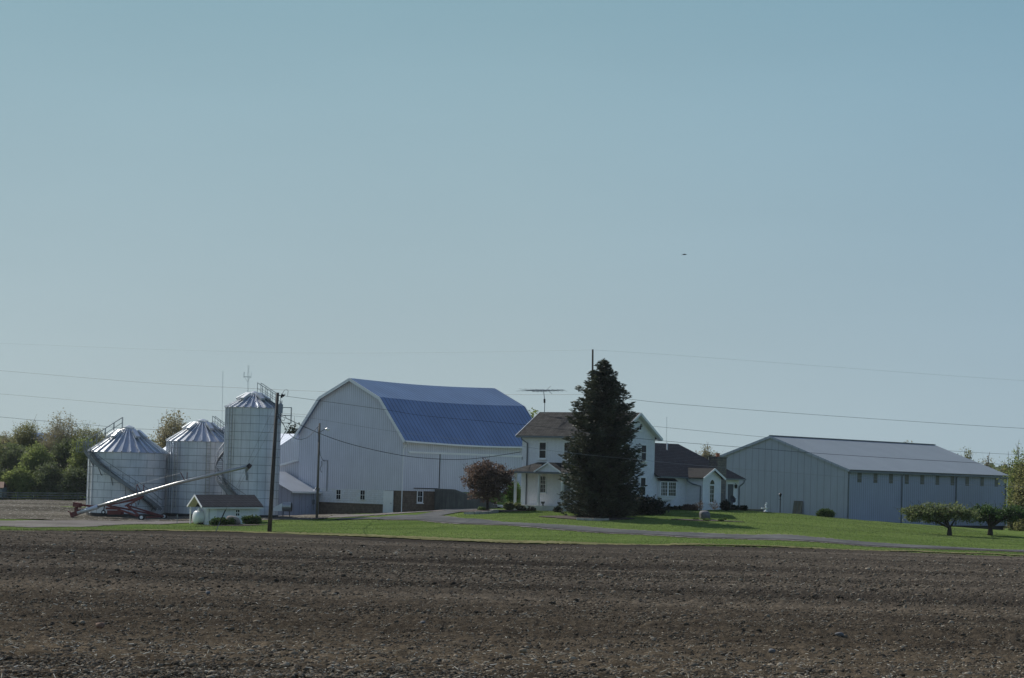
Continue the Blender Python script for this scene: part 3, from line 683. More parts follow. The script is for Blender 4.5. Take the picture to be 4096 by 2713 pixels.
back = thing('back_barn', Df.loc, 'pale metal roofed barn seen behind the tall grain bin and the gambrel barn', 'barn', rz=Df.rz)
MB().prism([(-8, z(-6)), (-8, zr_-4.2), (0, zr_-.05), (8, zr_-4.2), (8, z(-6))], 'x', -16, 2.4).build('wall', m_siding, back)
MB().slab([(-16.4, 0, zr_+.03), (2.5, 0, zr_+.03), (2.5, -8.5, zr_-4.38), (-16.4, -8.5, zr_-4.38)], .08).build('roof', m_lroof, back)
MB().slab([(-16.4, .01, zr_+.03), (2.5, .01, zr_+.03), (2.5, 8.5, zr_-4.38), (-16.4, 8.5, zr_-4.38)], .08).build('roof', m_lroof, back)
# concrete ramp wall and earth bank up to the barn doors
z = Bf.z
s0 = Bf.L(1738, 1990, 'x', 0).y; q = Bf.L(1950, 2005, 'y', s0).x
Rf = Frame(*(Bf.m @ Vector((.02, s0, 0))).xy, -3.4, Bf.rz)
rw = thing('retaining_wall', Rf.loc, 'dark weathered concrete retaining wall running down from the barn doors', 'wall', rz=Rf.rz)
MB().prism([(0, -1.6), (0, Rf.z(-1.3)), (q*.35, Rf.z(-1.32)), (q, Rf.z(-2.5)), (q+1.3, Rf.z(-2.9)), (q+1.3, -1.6)], 'y', 0, .3).build('wall_slab', m_conc, rw)
MB().prism([(q+.6, Rf.z(-2.85)), (q+.6, Rf.z(-2.7)), (q+4.2, Rf.z(-3.15)), (q+4.2, Rf.z(-3.4))], 'y', .02, 2.2).build('ramp_slab', m_lconc, rw)
bk = MB(); N_ = 16
for i in range(N_):
    for j in range(N_):
        pass
def bankz(x, y):
    w = Rf.m @ Vector((x, y, 0)); g0 = G(w.x, w.y)-ZE
    top = -1.62-max(0, x-q*.35)*.17-max(0, x-q)*.1
    k_ = max(0., min(1., (15-y)/3.))
    return max(g0-.1, top*k_+(g0-.2)*(1-k_))
vv = []; ff = []
for i in range(25):
    for j in range(25):
        x = .02+(q+5)*i/24; y = .302+16*j/24
        w = Rf.m @ Vector((x, y, 0)); vv.append((w.x, w.y, ZE+bankz(x, y)+(.0 if i in (0,) else random.uniform(-.03, .03))))
for i in range(24):
    for j in range(24): a = i*25+j; ff.append((a, a+25, a+26, a+1))
tag(rawmesh('barn_bank', vv, ff, m_grass, smooth=True), 'grassy earth bank leading up to the barn doors behind the concrete wall', 'bank', kind='structure')

# ------------------------------------------------------------------ long metal shed on the right
Sf = Frame(38.3, 282.35, -4.15, rad(-39.9)); z = Sf.z
shed = thing('machine_shed', Sf.loc, 'long blue grey steel machine shed with a row of yellowed skylight panels', 'shed', rz=Sf.rz)
SW, SL = 21.0, 36.8; ze, zr = z(2.12), z(5.7)
MB().prism([(0, 0), (0, ze), (-SW/2, zr-.05), (-SW, ze), (-SW, 0)], 'y', 0, .2).build('gable_wall', m_siding2, shed)
MB().prism([(0, 0), (0, ze), (-SW/2, zr-.05), (-SW, ze), (-SW, 0)], 'y', .2, SL).build('side_wall', m_siding3, shed)
MB().box(-SW+.2, -.25, .3, SL-.3, -1.5, 0).build('footing', m_iron, shed)
sl = (zr-ze)/(SW/2)
for sgn in (0, 1):
    xe = .3 if not sgn else -SW-.3; zz_ = ze-.3*sl+.06
    MB().slab([(-SW/2+(.003 if not sgn else -.003), -.15, zr+.06), (-SW/2+(.003 if not sgn else -.003), SL+.15, zr+.06), (xe, SL+.15, zz_), (xe, -.15, zz_)], .07).build('roof', m_shroof, shed)
MB().beam((-SW/2, -.2, zr+.1), (-SW/2, SL+.2, zr+.1), .35, .07).build('ridge_cap', m_gut, shed)
mb = MB(); mb.beam((-SW/2, -.19, zr-.07), (.3, -.19, ze-.3*sl-.07), .05, .28); mb.beam((-SW/2, -.19, zr-.07), (-SW-.3, -.19, ze-.3*sl-.07), .05, .28); mb.build('rake_trim', m_siding2, shed)
MB().box(.24, .36, -.1, SL+.1, ze-.38, ze-.2).build('gutter', m_gut, shed)
MB().box(.0, .24, 0.02, SL, ze-.3, ze-.26).build('soffit', m_siding2, shed)
for px in (3392, 3607, 3824, 4022):
    y_ = Sf.L(px, 1990, 'x', .05).y if px != 3392 else .12
    spout(shed, [(.28, y_, ze-.35), (.08, y_, ze-.6), (.08, y_, .1)], m_gut, .07)
MB().box(.01, .1, SL-.45, SL+.02, 0, ze-.3).build('corner_trim', m_trim, shed)
for i, xz in enumerate((255, 440, 622, 804, 983, 1160, 1335, 1507, 1680, 1848)):
    px = 3350+xz*.3444; y_ = Sf.L(px, 1915, 'x', 0).y
    MB().box(.0, .025, y_-.42, y_+.42, Sf.L(px, 1930+(px-3438)*.031, 'x', 0).z, ze-.3).build('skylight_panel', m_tpoly, shed)

# ------------------------------------------------------------------ house
p = W(2086, 1880, 252); Hf = Frame(p.x, p.y, -3.35, GR); z = Hf.z
house = thing('farmhouse', Hf.loc, 'white painted brick two storey farmhouse with a single storey wing', 'house', rz=GR)
HL = 11.9; HD = Hf.L(2617, 1880, 'x', HL).y
ov = .5; ez = 4.33; rz_ = 6.83; sl = (rz_-ez)/(HD/2+ov)
ew = ez+ov*sl
MB().prism([(0, -.8), (0, z(ew)-.06), (HD/2, z(rz_)-.06), (HD, z(ew)-.06), (HD, -.8)], 'x', 0, HL).build('wall', m_wbrick, house)
MB().slab([(-.4, -ov, z(ez)), (HL+.55, -ov, z(ez)), (HL+.55, HD/2, z(rz_)), (-.4, HD/2, z(rz_))], .1).build('roof', m_shing, house)
MB().slab([(-.4, HD+ov, z(ez)), (HL+.55, HD+ov, z(ez)), (HL+.55, HD/2+.003, z(rz_)), (-.4, HD/2+.003, z(rz_))], .1).build('roof', m_shing, house)
mb = MB()
for x_ in (-.42, HL+.57):
    mb = MB(); mb.beam((x_, -ov-.05, z(ez)-.1), (x_, HD/2, z(rz_)-.1), .04, .24); mb.beam((x_, HD+ov+.05, z(ez)-.1), (x_, HD/2, z(rz_)-.1), .04, .24)
    mb.build('rake_board', m_trim, house)
MB().box(-.38, HL+.5, -ov-.12, -ov-.01, z(ez)-.2, z(ez)-.02).build('gutter', m_gut, house)
mb = MB(); mb.box(-.38, HL+.54, -ov+.01, -.001, z(ez)-.21, z(ez)-.17); mb.box(-.38, HL+.54, HD+.001, HD+ov-.01, z(ez)-.21, z(ez)-.17); mb.build('soffit', m_trim, house)
spout(house, [(.35, -ov-.05, z(ez)-.2), (.35, -ov-.05, z(ez)-.35), (.75, -.1, z(ez)-.75), (.75, -.1, .1)], m_gut, .07)
spout(house, [(.1, -.06, z(2.2)), (.1, -.06, z(1.9))], m_steel, .04, 'service_bracket')
for ys_, yr in ((-ov, HD/2), (HD+ov, HD/2+.003)):
    MB().slab([(HL+.001, ys_, z(ez)-.125), (HL+.54, ys_, z(ez)-.125), (HL+.54, yr, z(rz_)-.125), (HL+.001, yr, z(rz_)-.125)], .02).build('gable_soffit', m_trim, house)
# front windows
for px in (2172, 2271, 2370, 2440):
    u0, u1, z0, z1 = face_rect(Hf, 'y', 0, px-12.5, px+12.5, 1771 if px < 2250 else 1775, 1832 if px < 2250 else 1836)
    if px == 2440: continue
    window(house, 'y', 0, u0, u1, z0, z1, 1, 2, .11)
for px in (2173, 2370):
    u0, u1, z0, z1 = face_rect(Hf, 'y', 0, px-10, px+10, 1906, 1969)
    window(house, 'y', 0, u0, u1, z0, z1, 3, 4, .08)
u0, u1, z0, z1 = face_rect(Hf, 'y', 0, 2258, 2282, 1915, 2012); door(house, 'y', 0, u0, u1, z0, z1, m_gdoor)
# side windows (gable end)
for (a, b, c_, d) in ((2564, 2583, 1782, 1840), (2561, 2580, 1912, 1982), (2556, 2564, 1704, 1719)):
    u0, u1, z0, z1 = face_rect(Hf, 'x', HL, a, b, c_, d); window(house, 'x', HL, u0, u1, z0, z1, 1, 2 if c_ != 1704 else 1, .12)
u0, u1, z0, z1 = face_rect(Hf, 'x', HL, 2500, 2518, 1782, 1840); window(house, 'x', HL, u0, u1, z0, z1, 1, 2, .12)
# porch
pd = 1.5; pz = Hf.L(2061, 2019, 'y', -pd).z; pe = Hf.L(2061, 1893, 'y', -pd).z
px0 = Hf.L(2061, 1960, 'y', -pd).x
MB().box(px0-.3, HL-.2, -pd-.25, -.001, -.8, pz).build('porch_floor', m_lconc, house)
for px in (2061, 2155, 2249, 2343):
    x_ = Hf.L(px, 1960, 'y', -pd).x
    MB().box(x_-.1, x_+.1, -pd-.1, -pd+.1, pz, pe).box(x_-.14, x_+.14, -pd-.14, -pd+.14, pz+.002, pz+.15).box(x_-.14, x_+.14, -pd-.14, -pd+.14, pe-.12, pe-.002).build('porch_post', m_trim, house)
MB().box(px0-.25, HL-.2, -pd-.12, -pd+.12, pe, pe+.16).box(px0-.2, px0-.02, -pd+.12, -.001, pe, pe+.16).build('porch_beam', m_trim, house)
MB().box(px0-.02, HL-.2, -pd+.12, -.001, pe+.1, pe+.14).build('porch_ceiling', m_soffit, house)
pt = pe+.2; ph_ = pt+.95
mb = MB(); P_ = [(px0-.65, -pd-.45, pt), (HL+.3, -pd-.45, pt), (HL-.8, 0, ph_), (px0+1.6, 0, ph_), (px0-.65, .6, pt)]
mb.slab([P_[0], P_[1], P_[2], P_[3]], .07); mb.add([P_[0], P_[3], (px0-.65, 0, pt), (px0-.65, 0, pt-.07), (px0-.65, -pd-.45, pt-.07)], [(0, 1, 2), (0, 2, 3, 4)])
mb.build('porch_roof', m_shing, house)
MB().box(px0-.7, HL+.3, -pd-.56, -pd-.45, pt-.17, pt-.01).build('porch_gutter', m_gut, house)
xa, xb = Hf.L(2139, 1890, 'y', -pd-.5).x, Hf.L(2243, 1892, 'y', -pd-.5).x; xm = (xa+xb)/2; zp = Hf.L(2199, 1850, 'y', -pd-.5).z
MB().prism([(xa+.1, pt), (xb-.1, pt), (xm, zp-.1)], 'y', -pd-.42, -pd-.1).build('pediment', m_wbrick, house)
mb = MB(); mb.slab([(xa, -pd-.55, pt+.02), (xm, -pd-.55, zp), (xm, 0, zp), (xa, 0, pt+.02)], .06); mb.slab([(xb, -pd-.55, pt+.02), (xm+.001, -pd-.55, zp), (xm+.001, 0, zp), (xb, 0, pt+.02)], .06); mb.build('pediment_roof', m_shing, house)
mb = MB(); mb.beam((xa-.05, -pd-.57, pt-.03), (xm, -pd-.57, zp-.06), .04, .14); mb.beam((xb+.05, -pd-.57, pt-.03), (xm, -pd-.57, zp-.06), .04, .14); mb.build('pediment_trim', m_trim, house)
# single storey wing behind, receding to the right
EY = Hf.L(2957, 1950, 'x', HL).y; EW = 9.2; wez = .66; wrz = 4.05
O = .45; hw = EW/2+O
MB().box(HL-EW, HL-.02, HD+.001, EY, -.6, z(wez)+.15).build('wing_wall', m_wbrick, house)
c_ = HL-EW/2
e1 = (HL+O, HD+.01, z(wez)); e2 = (HL+O, EY+O, z(wez)); e3 = (HL-EW-O, EY+O, z(wez)); e4 = (HL-EW-O, HD+.01, z(wez)); r1 = (c_, HD+.01, z(wrz)); r2 = (c_, EY+O-hw, z(wrz))
mb = MB(); mb.slab([e1, e2, r2, r1], .09); mb.slab([e2, e3, r2], .09); mb.slab([e4, e3, r2, r1], .09); mb.build('wing_roof', m_shing2, house)
MB().box(HL+O+.005, HL+O+.11, HD+.3, EY+O, z(wez)-.19, z(wez)-.03).build('wing_gutter', m_gut, house)
MB().box(HL+.002, HL+O, HD+.1, EY+O-.05, z(wez)-.2, z(wez)-.15).build('wing_soffit', m_trim, house)
# bay window
y0, y1, z0, z1 = face_rect(Hf, 'x', HL+.35, 2641, 2705, 1925, 1988)
mb = MB().box(HL-.019, HL+.33, y0, y1, z0, z1); bay = mb.build('bay_window', m_trim, house)
ym = (y0+y1)/2
for a, b, g_ in ((y0+.1, ym-.2, m_glass2), (ym+.02, y1-.1, m_glass3)):
    w_ = window(house, 'x', HL+.33, a, b, z0+.12, z1-.12, 4, 4, .09, glass=g_, sill=False); w_.parent = bay; w_.name = 'sash'
MB().slab([(HL, y0-.1, z1+.32), (HL, y1+.1, z1+.32), (HL+.5, y1+.1, z1+.03), (HL+.5, y0-.1, z1+.03)], .05).build('bay_roof', m_shing2, bay)
MB().prism([(y0, z0), (y0+.25, z0-.28), (y1-.25, z0-.28), (y1, z0)], 'x', HL-.01, HL+.25).build('bay_bracket', m_trim, bay)
# gabled entry
ya = Hf.L(2743, 1980, 'x', HL).y; xe = Hf.L(2810, 1980, 'y', ya).x; yb = Hf.L(2881, 1980, 'x', xe).y
ze_ = Hf.L(2812, 1908, 'y', ya).z; zp_ = Hf.L(2856, 1874, 'x', xe+.35).z; ym = (ya+yb)/2
MB().prism([(ya, -.6), (ya, ze_), (ym, zp_-.12), (yb, ze_), (yb, -.6)], 'x', HL-.3, xe).build('entry_wall', m_clap, house)
s_ = (zp_-.12-ze_)/(ym-ya)
mb = MB(); mb.slab([(xe+.35, ya-.35, ze_-.35*s_+.08), (xe+.35, ym, zp_), (HL-3, ym, zp_), (HL-3, ya-.35, ze_-.35*s_+.08)], .08)
mb.slab([(xe+.35, yb+.35, ze_-.35*s_+.08), (xe+.35, ym+.002, zp_), (HL-3, ym+.002, zp_), (HL-3, yb+.35, ze_-.35*s_+.08)], .08); mb.build('entry_roof', m_shing3, house)
mb = MB(); mb.beam((xe+.37, ya-.4, ze_-.35*s_-.02), (xe+.37, ym, zp_-.08), .04, .2); mb.beam((xe+.37, yb+.4, ze_-.35*s_-.02), (xe+.37, ym, zp_-.08), .04, .2); mb.build('entry_rake_board', m_trim, house)
MB().box(xe+.001, xe+.05, ya-.02, ya+.1, -.5, ze_-.1).build('corner_board', m_trim, house); MB().box(xe+.001, xe+.05, yb-.1, yb+.02, -.5, ze_-.1).build('corner_board', m_trim, house)
u0, u1, z0, z1 = face_rect(Hf, 'x', xe, 2838, 2854, 1943, 2009); aw = window(house, 'x', xe, u0, u1, z0, z1, 2, 4, .09, glass=m_glass3)
um = (u0+u1)/2; rr_ = (u1-u0)/2
arc = [(um+math.cos(t)*rr_, z1+.14+math.sin(t)*rr_*1.25) for t in np.linspace(0, math.pi, 14)]
MB().prism(arc, 'x', xe+.03, xe+.085).build('arched_pane', m_glass3, aw)
arc2 = [(um+math.cos(t)*(rr_+.1), z1+.1+math.sin(t)*(rr_*1.25+.13)) for t in np.linspace(0, math.pi, 14)]
MB().prism(arc2, 'x', xe+.001, xe+.06).build('arched_frame', m_trim, aw)
spout(house, [(HL+O+.06, ya-.5, z(wez)-.15), (HL+O+.06, ya-.5, z(wez)-.4), (HL+.9, ya-.12, z(wez)-.7), (xe-.2, ya-.1, z(wez)-.9), (xe-.2, ya-.1, .1)], m_gut, .07)
# chimney
y0 = Hf.L(2842, 1850, 'x', HL).y; y1 = Hf.L(2906, 1850, 'x', HL+.9).y; zc = Hf.L(2875, 1832, 'x', HL+.5).z
y1 = max(y1, y0+1.2)
ch = MB().box(HL-.2, HL+.9, y0, y1, -.6, zc).build('chimney', m_chim, house)
MB().box(HL-.28, HL+.98, y0-.08, y1+.08, zc, zc+.12).build('chimney_cap', m_conc, ch)
MB().lathe([(.2, 0), (.2, .3), (.23, .3), (.23, .36), (.15, .36)], (HL+.35, (y0+y1)/2, zc+.12), 10).build('chimney_pot', m_pot, ch)
# far door with lantern and downspout
u0, u1, z0, z1 = face_rect(Hf, 'x', HL, 2908, 2931, 1937, 2026); door(house, 'x', HL, u0, u1, max(z0, .1), z1, m_ddoor)
lp = Hf.L(2938, 1945, 'x', HL)
la = MB().lathe([(.03, 0), (.11, .04), (.15, .34), (.02, .46)], (HL+.2, lp.y, lp.z-.25), 8).build('wall_lantern', m_iron, house)
MB().tube([(HL, lp.y, lp.z), (HL+.1, lp.y, lp.z+.3), (HL+.2, lp.y, lp.z+.2)], .02, 6).build('lantern_bracket', m_iron, la)
spout(house, [(HL+O+.06, EY+.2, z(wez)-.15), (HL+O+.05, EY+.1, z(wez)-.45), (HL+.1, EY-.12, z(wez)-.85), (HL+.1, EY-.12, .35), (HL+.5, EY-.1, .1)], m_gut, .08)
vp = Hf.L(2668, 1790, 'x', HL-3.6)
MB().tube([(vp.x, vp.y, vp.z-.5), (vp.x, vp.y, Hf.L(2668, 1772, 'x', HL-3.6).z)], .08, 8).build('vent_pipe', m_trim, house)

# TV antenna on the house ridge
b_ = Hf.m @ Vector((1.5, HD/2, z(rz_)))
def wl(*pts): return [W(px, py, b_.y) for px, py in pts]
bt = W(2178, 1651, b_.y)
ant = thing('tv_antenna', bt, 'old multi element television antenna standing on the farmhouse ridge', 'antenna')
MB().tube(wl((2178, 1655), (2179, 1605), (2174, 1560)), .035, 6).build('mast', m_steel, ant, world=True)
MB().tube(wl((2178, 1612), (2178, 1596)), .1, 8).build('rotator', m_iron, ant, world=True)
mb = MB(); mb.tube(wl((2104, 1564), (2200, 1561), (2254, 1560)), .03, 6); mb.tube(wl((2128, 1567), (2192, 1565)), .02, 6)
mb.build('boom', m_steel, ant, world=True)
mb = MB()
for i in range(16):
    px = 2106+i*9.5; c = W(px, 1562, b_.y); h_ = 1.5-.05*i
    dv = Vector((.82, .45, .1*(-1)**i)).normalized()*h_*.8
    mb.tube([c-dv, c+dv], .013, 4)
mb.tube(wl((2190, 1556), (2204, 1544)), .02, 4); mb.tube(wl((2192, 1562), (2208, 1576)), .02, 4)
mb.build('elements', m_steel, ant, world=True)

# urns on the porch
for px, lb in ((2171, 'grey stone urn on the porch floor behind the second post'), (2237, 'grey stone urn on the porch floor near the spruce')):
    q_ = Hf.L(px, 2018, 'y', -pd+.25); w_ = Hf.m @ Vector((q_.x, -pd+.25, pz+.001))
    t = thing('porch_urn', w_, lb, 'urn', 'urns standing on the porch')
    MB().lathe([(.12, 0), (.13, .04), (.05, .1), (.07, .14), (.18, .26), (.2, .36), (.23, .38), (.2, .4), (.12, .36)], n=16).build('bowl', m_conc, t, smooth=True)

# ------------------------------------------------------------------ grain bins
def ladder(mb, p0, p1, out, w=.38, cage=None):
    p0, p1 = Vector(p0), Vector(p1); d = (p1-p0); s = Vector((out.y, -out.x, 0))*w/2
    mb.beam(p0-s, p1-s, .05); mb.beam(p0+s, p1+s, .05)
    for i in range(int(d.length/.4)):
        c = p0+d*((i+.5)*.4/d.length); mb.beam(c-s, c+s, .03)
def grain_bin(name, px, py, Y, r, zb, ze, zp, rings, label, group='galvanised grain bins', ribs=28, cap=.55, ladders=(), seams=18, offs=False):
    c = W(px, py, Y); c.z = ZE+zb
    t = thing(name, c, label, 'grain bin', group)
    h = ze-zb; rh = h/rings
    MB().lathe([(r+.03, -1.4), (r+.03, -.03)], n=40).build('foundation', m_dconc, t)
    n = 72; wl_ = MB().lathe([(r, 0), (r, h)], n=n)
    mb = MB()
    for i in range(rings+1):
        z0 = i*rh
        mb.lathe([(r-.01, z0-.02), (r+.025, z0-.017), (r+.025, z0+.017), (r-.01, z0+.02)], n=n)
    for i in range(rings):
        for k in range(seams):
            a = 2*math.pi*(k+(.5*(i % 2) if offs else 0))/seams; p = Vector((math.cos(a), math.sin(a), 0))*(r+.005)
            mb.beam((p.x, p.y, i*rh+.02), (p.x, p.y, (i+1)*rh-.02), .022)
    ms = MB()
    for k in range(seams*2):                 # upright stiffeners on the sun side
        a = 2*math.pi*k/(seams*2)
        if 2.0 < (a % 6.2832) < 3.95:
            p = Vector((math.cos(a), math.sin(a), 0))*(r+.04); ms.beam((p.x, p.y, 0), (p.x, p.y, h), .06)
    join('wall', [(wl_, m_galv), (mb, m_seam), (ms, m_galv)], t)
    hp = zp-ze; rc = cap
    rf = MB().lathe([(r+.14, h-.07), (r+.14, h-.03), (rc, h+hp-.05), (rc, h+hp)], n=ribs).build('roof', m_galvr, t)
    mb = MB()
    for k in range(ribs):
        a = 2*math.pi*k/ribs; u = Vector((math.cos(a), math.sin(a), 0))
        mb.beam(u*(r+.15)+Vector((0, 0, h)), u*rc+Vector((0, 0, h+hp-.0)), .11, .2)
    mb.build('roof_ribs', m_galvrib, rf)
    MB().lathe([(rc*1.02, h+hp-.02), (rc*1.15, h+hp+.1), (rc*1.15, h+hp+.2), (.12, h+hp+.38)], n=20).build('roof_cap', m_galvrib, rf, smooth=False)
    # roof vents and hatch
    for a in (-2.75, -2.2, -.95, -.45):
        u = Vector((math.cos(a), math.sin(a), 0)); f = .3
        p = u*(rc+(r-rc)*f); zz = h+hp*(1-f); s = Vector((-u.y, u.x, 0)); dn = (u*(r-rc)+Vector((0, 0, -hp))).normalized(); upn = s.cross(dn);
        if upn.z < 0: upn = -upn
        q0 = p+Vector((0, 0, zz))+upn*.26
        mb = MB(); mb.beam(q0-dn*.6, q0+dn*.6, .45, .26); mb.build('roof_vent', m_galvrib, rf)
    for a in ladders:
        u = Vector((math.cos(a), math.sin(a), 0)); mb = MB()
        ladder(mb, u*(r+.18)+Vector((0, 0, .5)), u*(r+.18)+Vector((0, 0, h)), u); mb.build('ladder', m_lsteel, t)
    return t, r, h, hp
def stair(t, r, h, a0, a1, z0, z1, w=.65, n=26):
    st = MB(); rl = MB(); prev = None
    for i in range(n+1):
        f = i/n; a = a0+(a1-a0)*f; z = z0+(z1-z0)*f; u = Vector((math.cos(a), math.sin(a), 0))
        pi_, po = u*(r+.12)+Vector((0, 0, z)), u*(r+.12+w)+Vector((0, 0, z))
        st.beam(pi_, po, .28, .04)
        if prev:
            st.beam(prev[0], pi_, .05, .34); st.beam(prev[1], po, .05, .34)
            rl.beam(prev[1]+Vector((0, 0, 1)), po+Vector((0, 0, 1)), .05); rl.beam(prev[1]+Vector((0, 0, .5)), po+Vector((0, 0, .5)), .035)
        if i % 4 == 0: rl.beam(po, po+Vector((0, 0, 1)), .05)
        if i % 5 == 2: rl.beam(po, u*(r+.02)+Vector((0, 0, z-1.1)), .06)
        prev = (pi_, po)
    s = st.build('stair', m_steel, t); rl.build('handrail', m_steel, s)
def roof_rail(t, r, h, hp, rc, a, top=1.0, f0=0., f1=1.):
    u = Vector((math.cos(a), math.sin(a), 0)); s = Vector((-u.y, u.x, 0))*.35; mb = MB()
    P = lambda f, q, dz: u*(r+.1+(rc-r)*f)+s*q+Vector((0, 0, h+hp*f+dz))
    for q in (-1, 1):
        mb.beam(P(f0, q, .12), P(f1, q, .12), .05); mb.beam(P(f0, q, top), P(f1, q, top), .05); mb.beam(P(f0, q, top*.55), P(f1, q, top*.55), .035)
        for k in range(5): f = f0+(f1-f0)*k/4; mb.beam(P(f, q, .0), P(f, q, top), .05)
    for k in range(12): f = f0+(f1-f0)*k/12; mb.beam(P(f, -1, .12), P(f, 1, .12), .16, .03)
    mb.build('roof_walkway', m_steel, t)
b1, r, h, hp = grain_bin('grain_bin', 506, 1935, 260, 4.0, -4.72, 1.6, 4.0, 8, 'wide low grain bin at far left with a stair slanting across its front', ladders=(-2.55,), offs=True, seams=14)
stair(b1, r, h, rad(-148), rad(-32), 6.3, .5, n=30); roof_rail(b1, r, h, hp, .55, rad(-165), 1.2)
u = Vector((math.cos(rad(-156)), math.sin(rad(-156)), 0)); c_ = u*(r+.6)+Vector((0, 0, h-.1))
pl = MB().box(c_.x-.7, c_.x+.7, c_.y-.6, c_.y+.6, c_.z-.05, c_.z).build('platform', m_steel, b1)
mb = MB()
for dx in (-.7, 0, .7):
    for dy in (-.6, .6): mb.beam((c_.x+dx, c_.y+dy, c_.z), (c_.x+dx, c_.y+dy, c_.z+1), .05)
for dz in (.5, 1):
    for dy in (-.6, .6): mb.beam((c_.x-.7, c_.y+dy, c_.z+dz), (c_.x+.7, c_.y+dy, c_.z+dz), .045)
mb.build('platform_rail', m_steel, pl)
b2, r, h, hp = grain_bin('grain_bin', 802, 1910, 263, 3.62, -4.6, 2.95, 4.95, 10, 'medium grain bin with a peaked cap between the low bin and the tall one', ladders=(-2.2, -1.25), ribs=26, seams=24)
roof_rail(b2, r, h, hp, .55, rad(-15), 1.1, 0, .8)
b3, r, h, hp = grain_bin('grain_bin', 1008, 1845, 255, 2.82, -4.4, 6.45, 7.75, 13, 'tallest grain bin standing right behind the leaning utility pole', ladders=(-2.3,), ribs=24, cap=.45, seams=20)
stair(b3, r, h, rad(70), rad(180), 10., 4.6, w=.8, n=28); stair(b3, r, h, rad(180), rad(278), 4.6, .6, w=.8, n=26); roof_rail(b3, r, h, hp, .45, rad(-25), 1.25)
mb = MB()
u = Vector((math.cos(rad(-12)), math.sin(rad(-12)), 0)); c_ = u*(r+.55)+Vector((0, 0, h-.4))
mb.box(c_.x-.5, c_.x+.6, c_.y-.4, c_.y+.4, c_.z-1.1, c_.z-1.05)
for dx in (-.5, .6):
    for dy in (-.4, .4): mb.beam((c_.x+dx, c_.y+dy, c_.z-1.1), (c_.x+dx, c_.y+dy, c_.z+.5), .05)
for dz in (-.3, .5):
    for dy in (-.4, .4): mb.beam((c_.x-.5, c_.y+dy, c_.z+dz), (c_.x+.6, c_.y+dy, c_.z+dz), .05)
    mb.beam((c_.x+.6, c_.y-.4, c_.z+dz), (c_.x+.6, c_.y+.4, c_.z+dz), .05)
mb.beam((c_.x+.5, c_.y, c_.z-1.1), (c_.x-.5, c_.y, c_.z-3), .05); mb.build('side_platform', m_steel, b3)
grain_bin('grain_bin', 893, 1850, 274, 2.6, -4.8, 3.2, 4.4, 10, 'small grain bin mostly hidden behind the gap between medium and tall bins', ribs=20)
# aeration fan and unloading spout
fb = W(1135, 2046, 252)
fan = thing('aeration_fan', fb, 'aeration fan with white duct beside the tallest grain bin', 'fan')
cc = W(1145, 2028, 252)
MB().tube([cc+Vector((-.4, 0, 0)), cc+Vector((-.35, 0, 0)), cc+Vector((.45, 0, 0)), cc+Vector((.5, 0, 0))], [.4, .45, .45, .5], 20).build('fan_housing', m_lsteel, fan, smooth=False, world=True)
MB().tube([cc+Vector((.5, 0, 0)), cc+Vector((.6, 0, 0))], [.5, .36], 20).build('fan_inlet', m_iron, fan, world=True)
a, b = W(1093, 2034, 252.6), W(1132, 2028, 252)
mb = MB(); mb.add([a+Vector((0, 0, -.22)), a+Vector((0, .6, -.22)), a+Vector((0, .6, .08)), a+Vector((0, 0, .08)), b+Vector((0, -.2, -.42)), b+Vector((0, .5, -.42)), b+Vector((0, .5, .42)), b+Vector((0, -.2, .42))], [(0, 1, 2, 3), (4, 7, 6, 5), (0, 4, 5, 1), (1, 5, 6, 2), (2, 6, 7, 3), (3, 7, 4, 0)]); mb.build('duct', m_tank, fan, world=True)
mb = MB(); [mb.beam(cc+Vector((dx, 0, -.3)), cc+Vector((dx, 0, -.95)), .08) for dx in (-.3, .35)]; mb.build('legs', m_iron, fan, world=True)
sp_ = thing('unloading_spout', W(1060, 2106, 244), 'pale steel unloading spout slanting down behind the small white hut', 'spout')
MB().tube([W(1018, 2072, 246), W(1034, 2085, 244.5), W(1064, 2104, 244)], [.2, .22, .2], 10).build('tube', m_tank, sp_, world=True)

# ------------------------------------------------------------------ grain auger
def AY(px): return 252.5-(px-284)/(1000-284)*6.5
def Q(px, py, dy=0): return W(px, py, AY(px)+dy)
au = thing('grain_auger', Q(566, 2078), 'long red and silver portable grain auger raised towards the tallest bin', 'auger')
MB().tube([Q(312, 2052), Q(392, 2027)], .23, 12).build('intake_tube', m_galv, au, smooth=True, world=True)
MB().tube([Q(385, 2028.5), Q(440, 2012), Q(700, 1935.5), Q(995, 1865)], .155, 12).build('tube', m_lsteel, au, smooth=True, world=True)
MB().tube([Q(992, 1862), Q(1001, 1868)], .26, 10).build('discharge_head', m_iron, au, world=True)
MB().tube([Q(992, 1868), Q(985, 1885), Q(988, 1905), Q(987, 1922)], [.22, .13, .12, .11], 10).build('discharge_spout', m_steel, au, world=True)
mb = MB(); mb.beam(Q(284, 2062), Q(325, 2046), .35, .45); mb.beam(Q(296, 2018), Q(322, 2022), .5, .45); mb.beam(Q(303, 2030), Q(310, 2055), .3, .3)
mb.beam(Q(318, 2020), Q(380, 2027), .15, .2); mb.beam(Q(272, 2046), Q(290, 2054), .1, .1); mb.beam(Q(286, 2062), Q(287, 2076), .08); mb.build('hopper', m_red, au, world=True)
mb = MB()
for s, (x1, y1) in ((-.9, (566, 2070)), (3.2, (656, 2066))):
    mb.beam(Q(425, 2021, 0), W(x1, y1, AY(x1)+s), .13, .17)
    mb.beam(Q(505, 2021, s*.4), W(x1, y1, AY(x1)+s), .12, .16)
mb.beam(Q(425, 2022), Q(560, 1997), .1, .14); mb.beam(Q(500, 2025), Q(570, 1990), .1, .14); mb.beam(Q(470, 2014), Q(575, 1986), .1, .14)
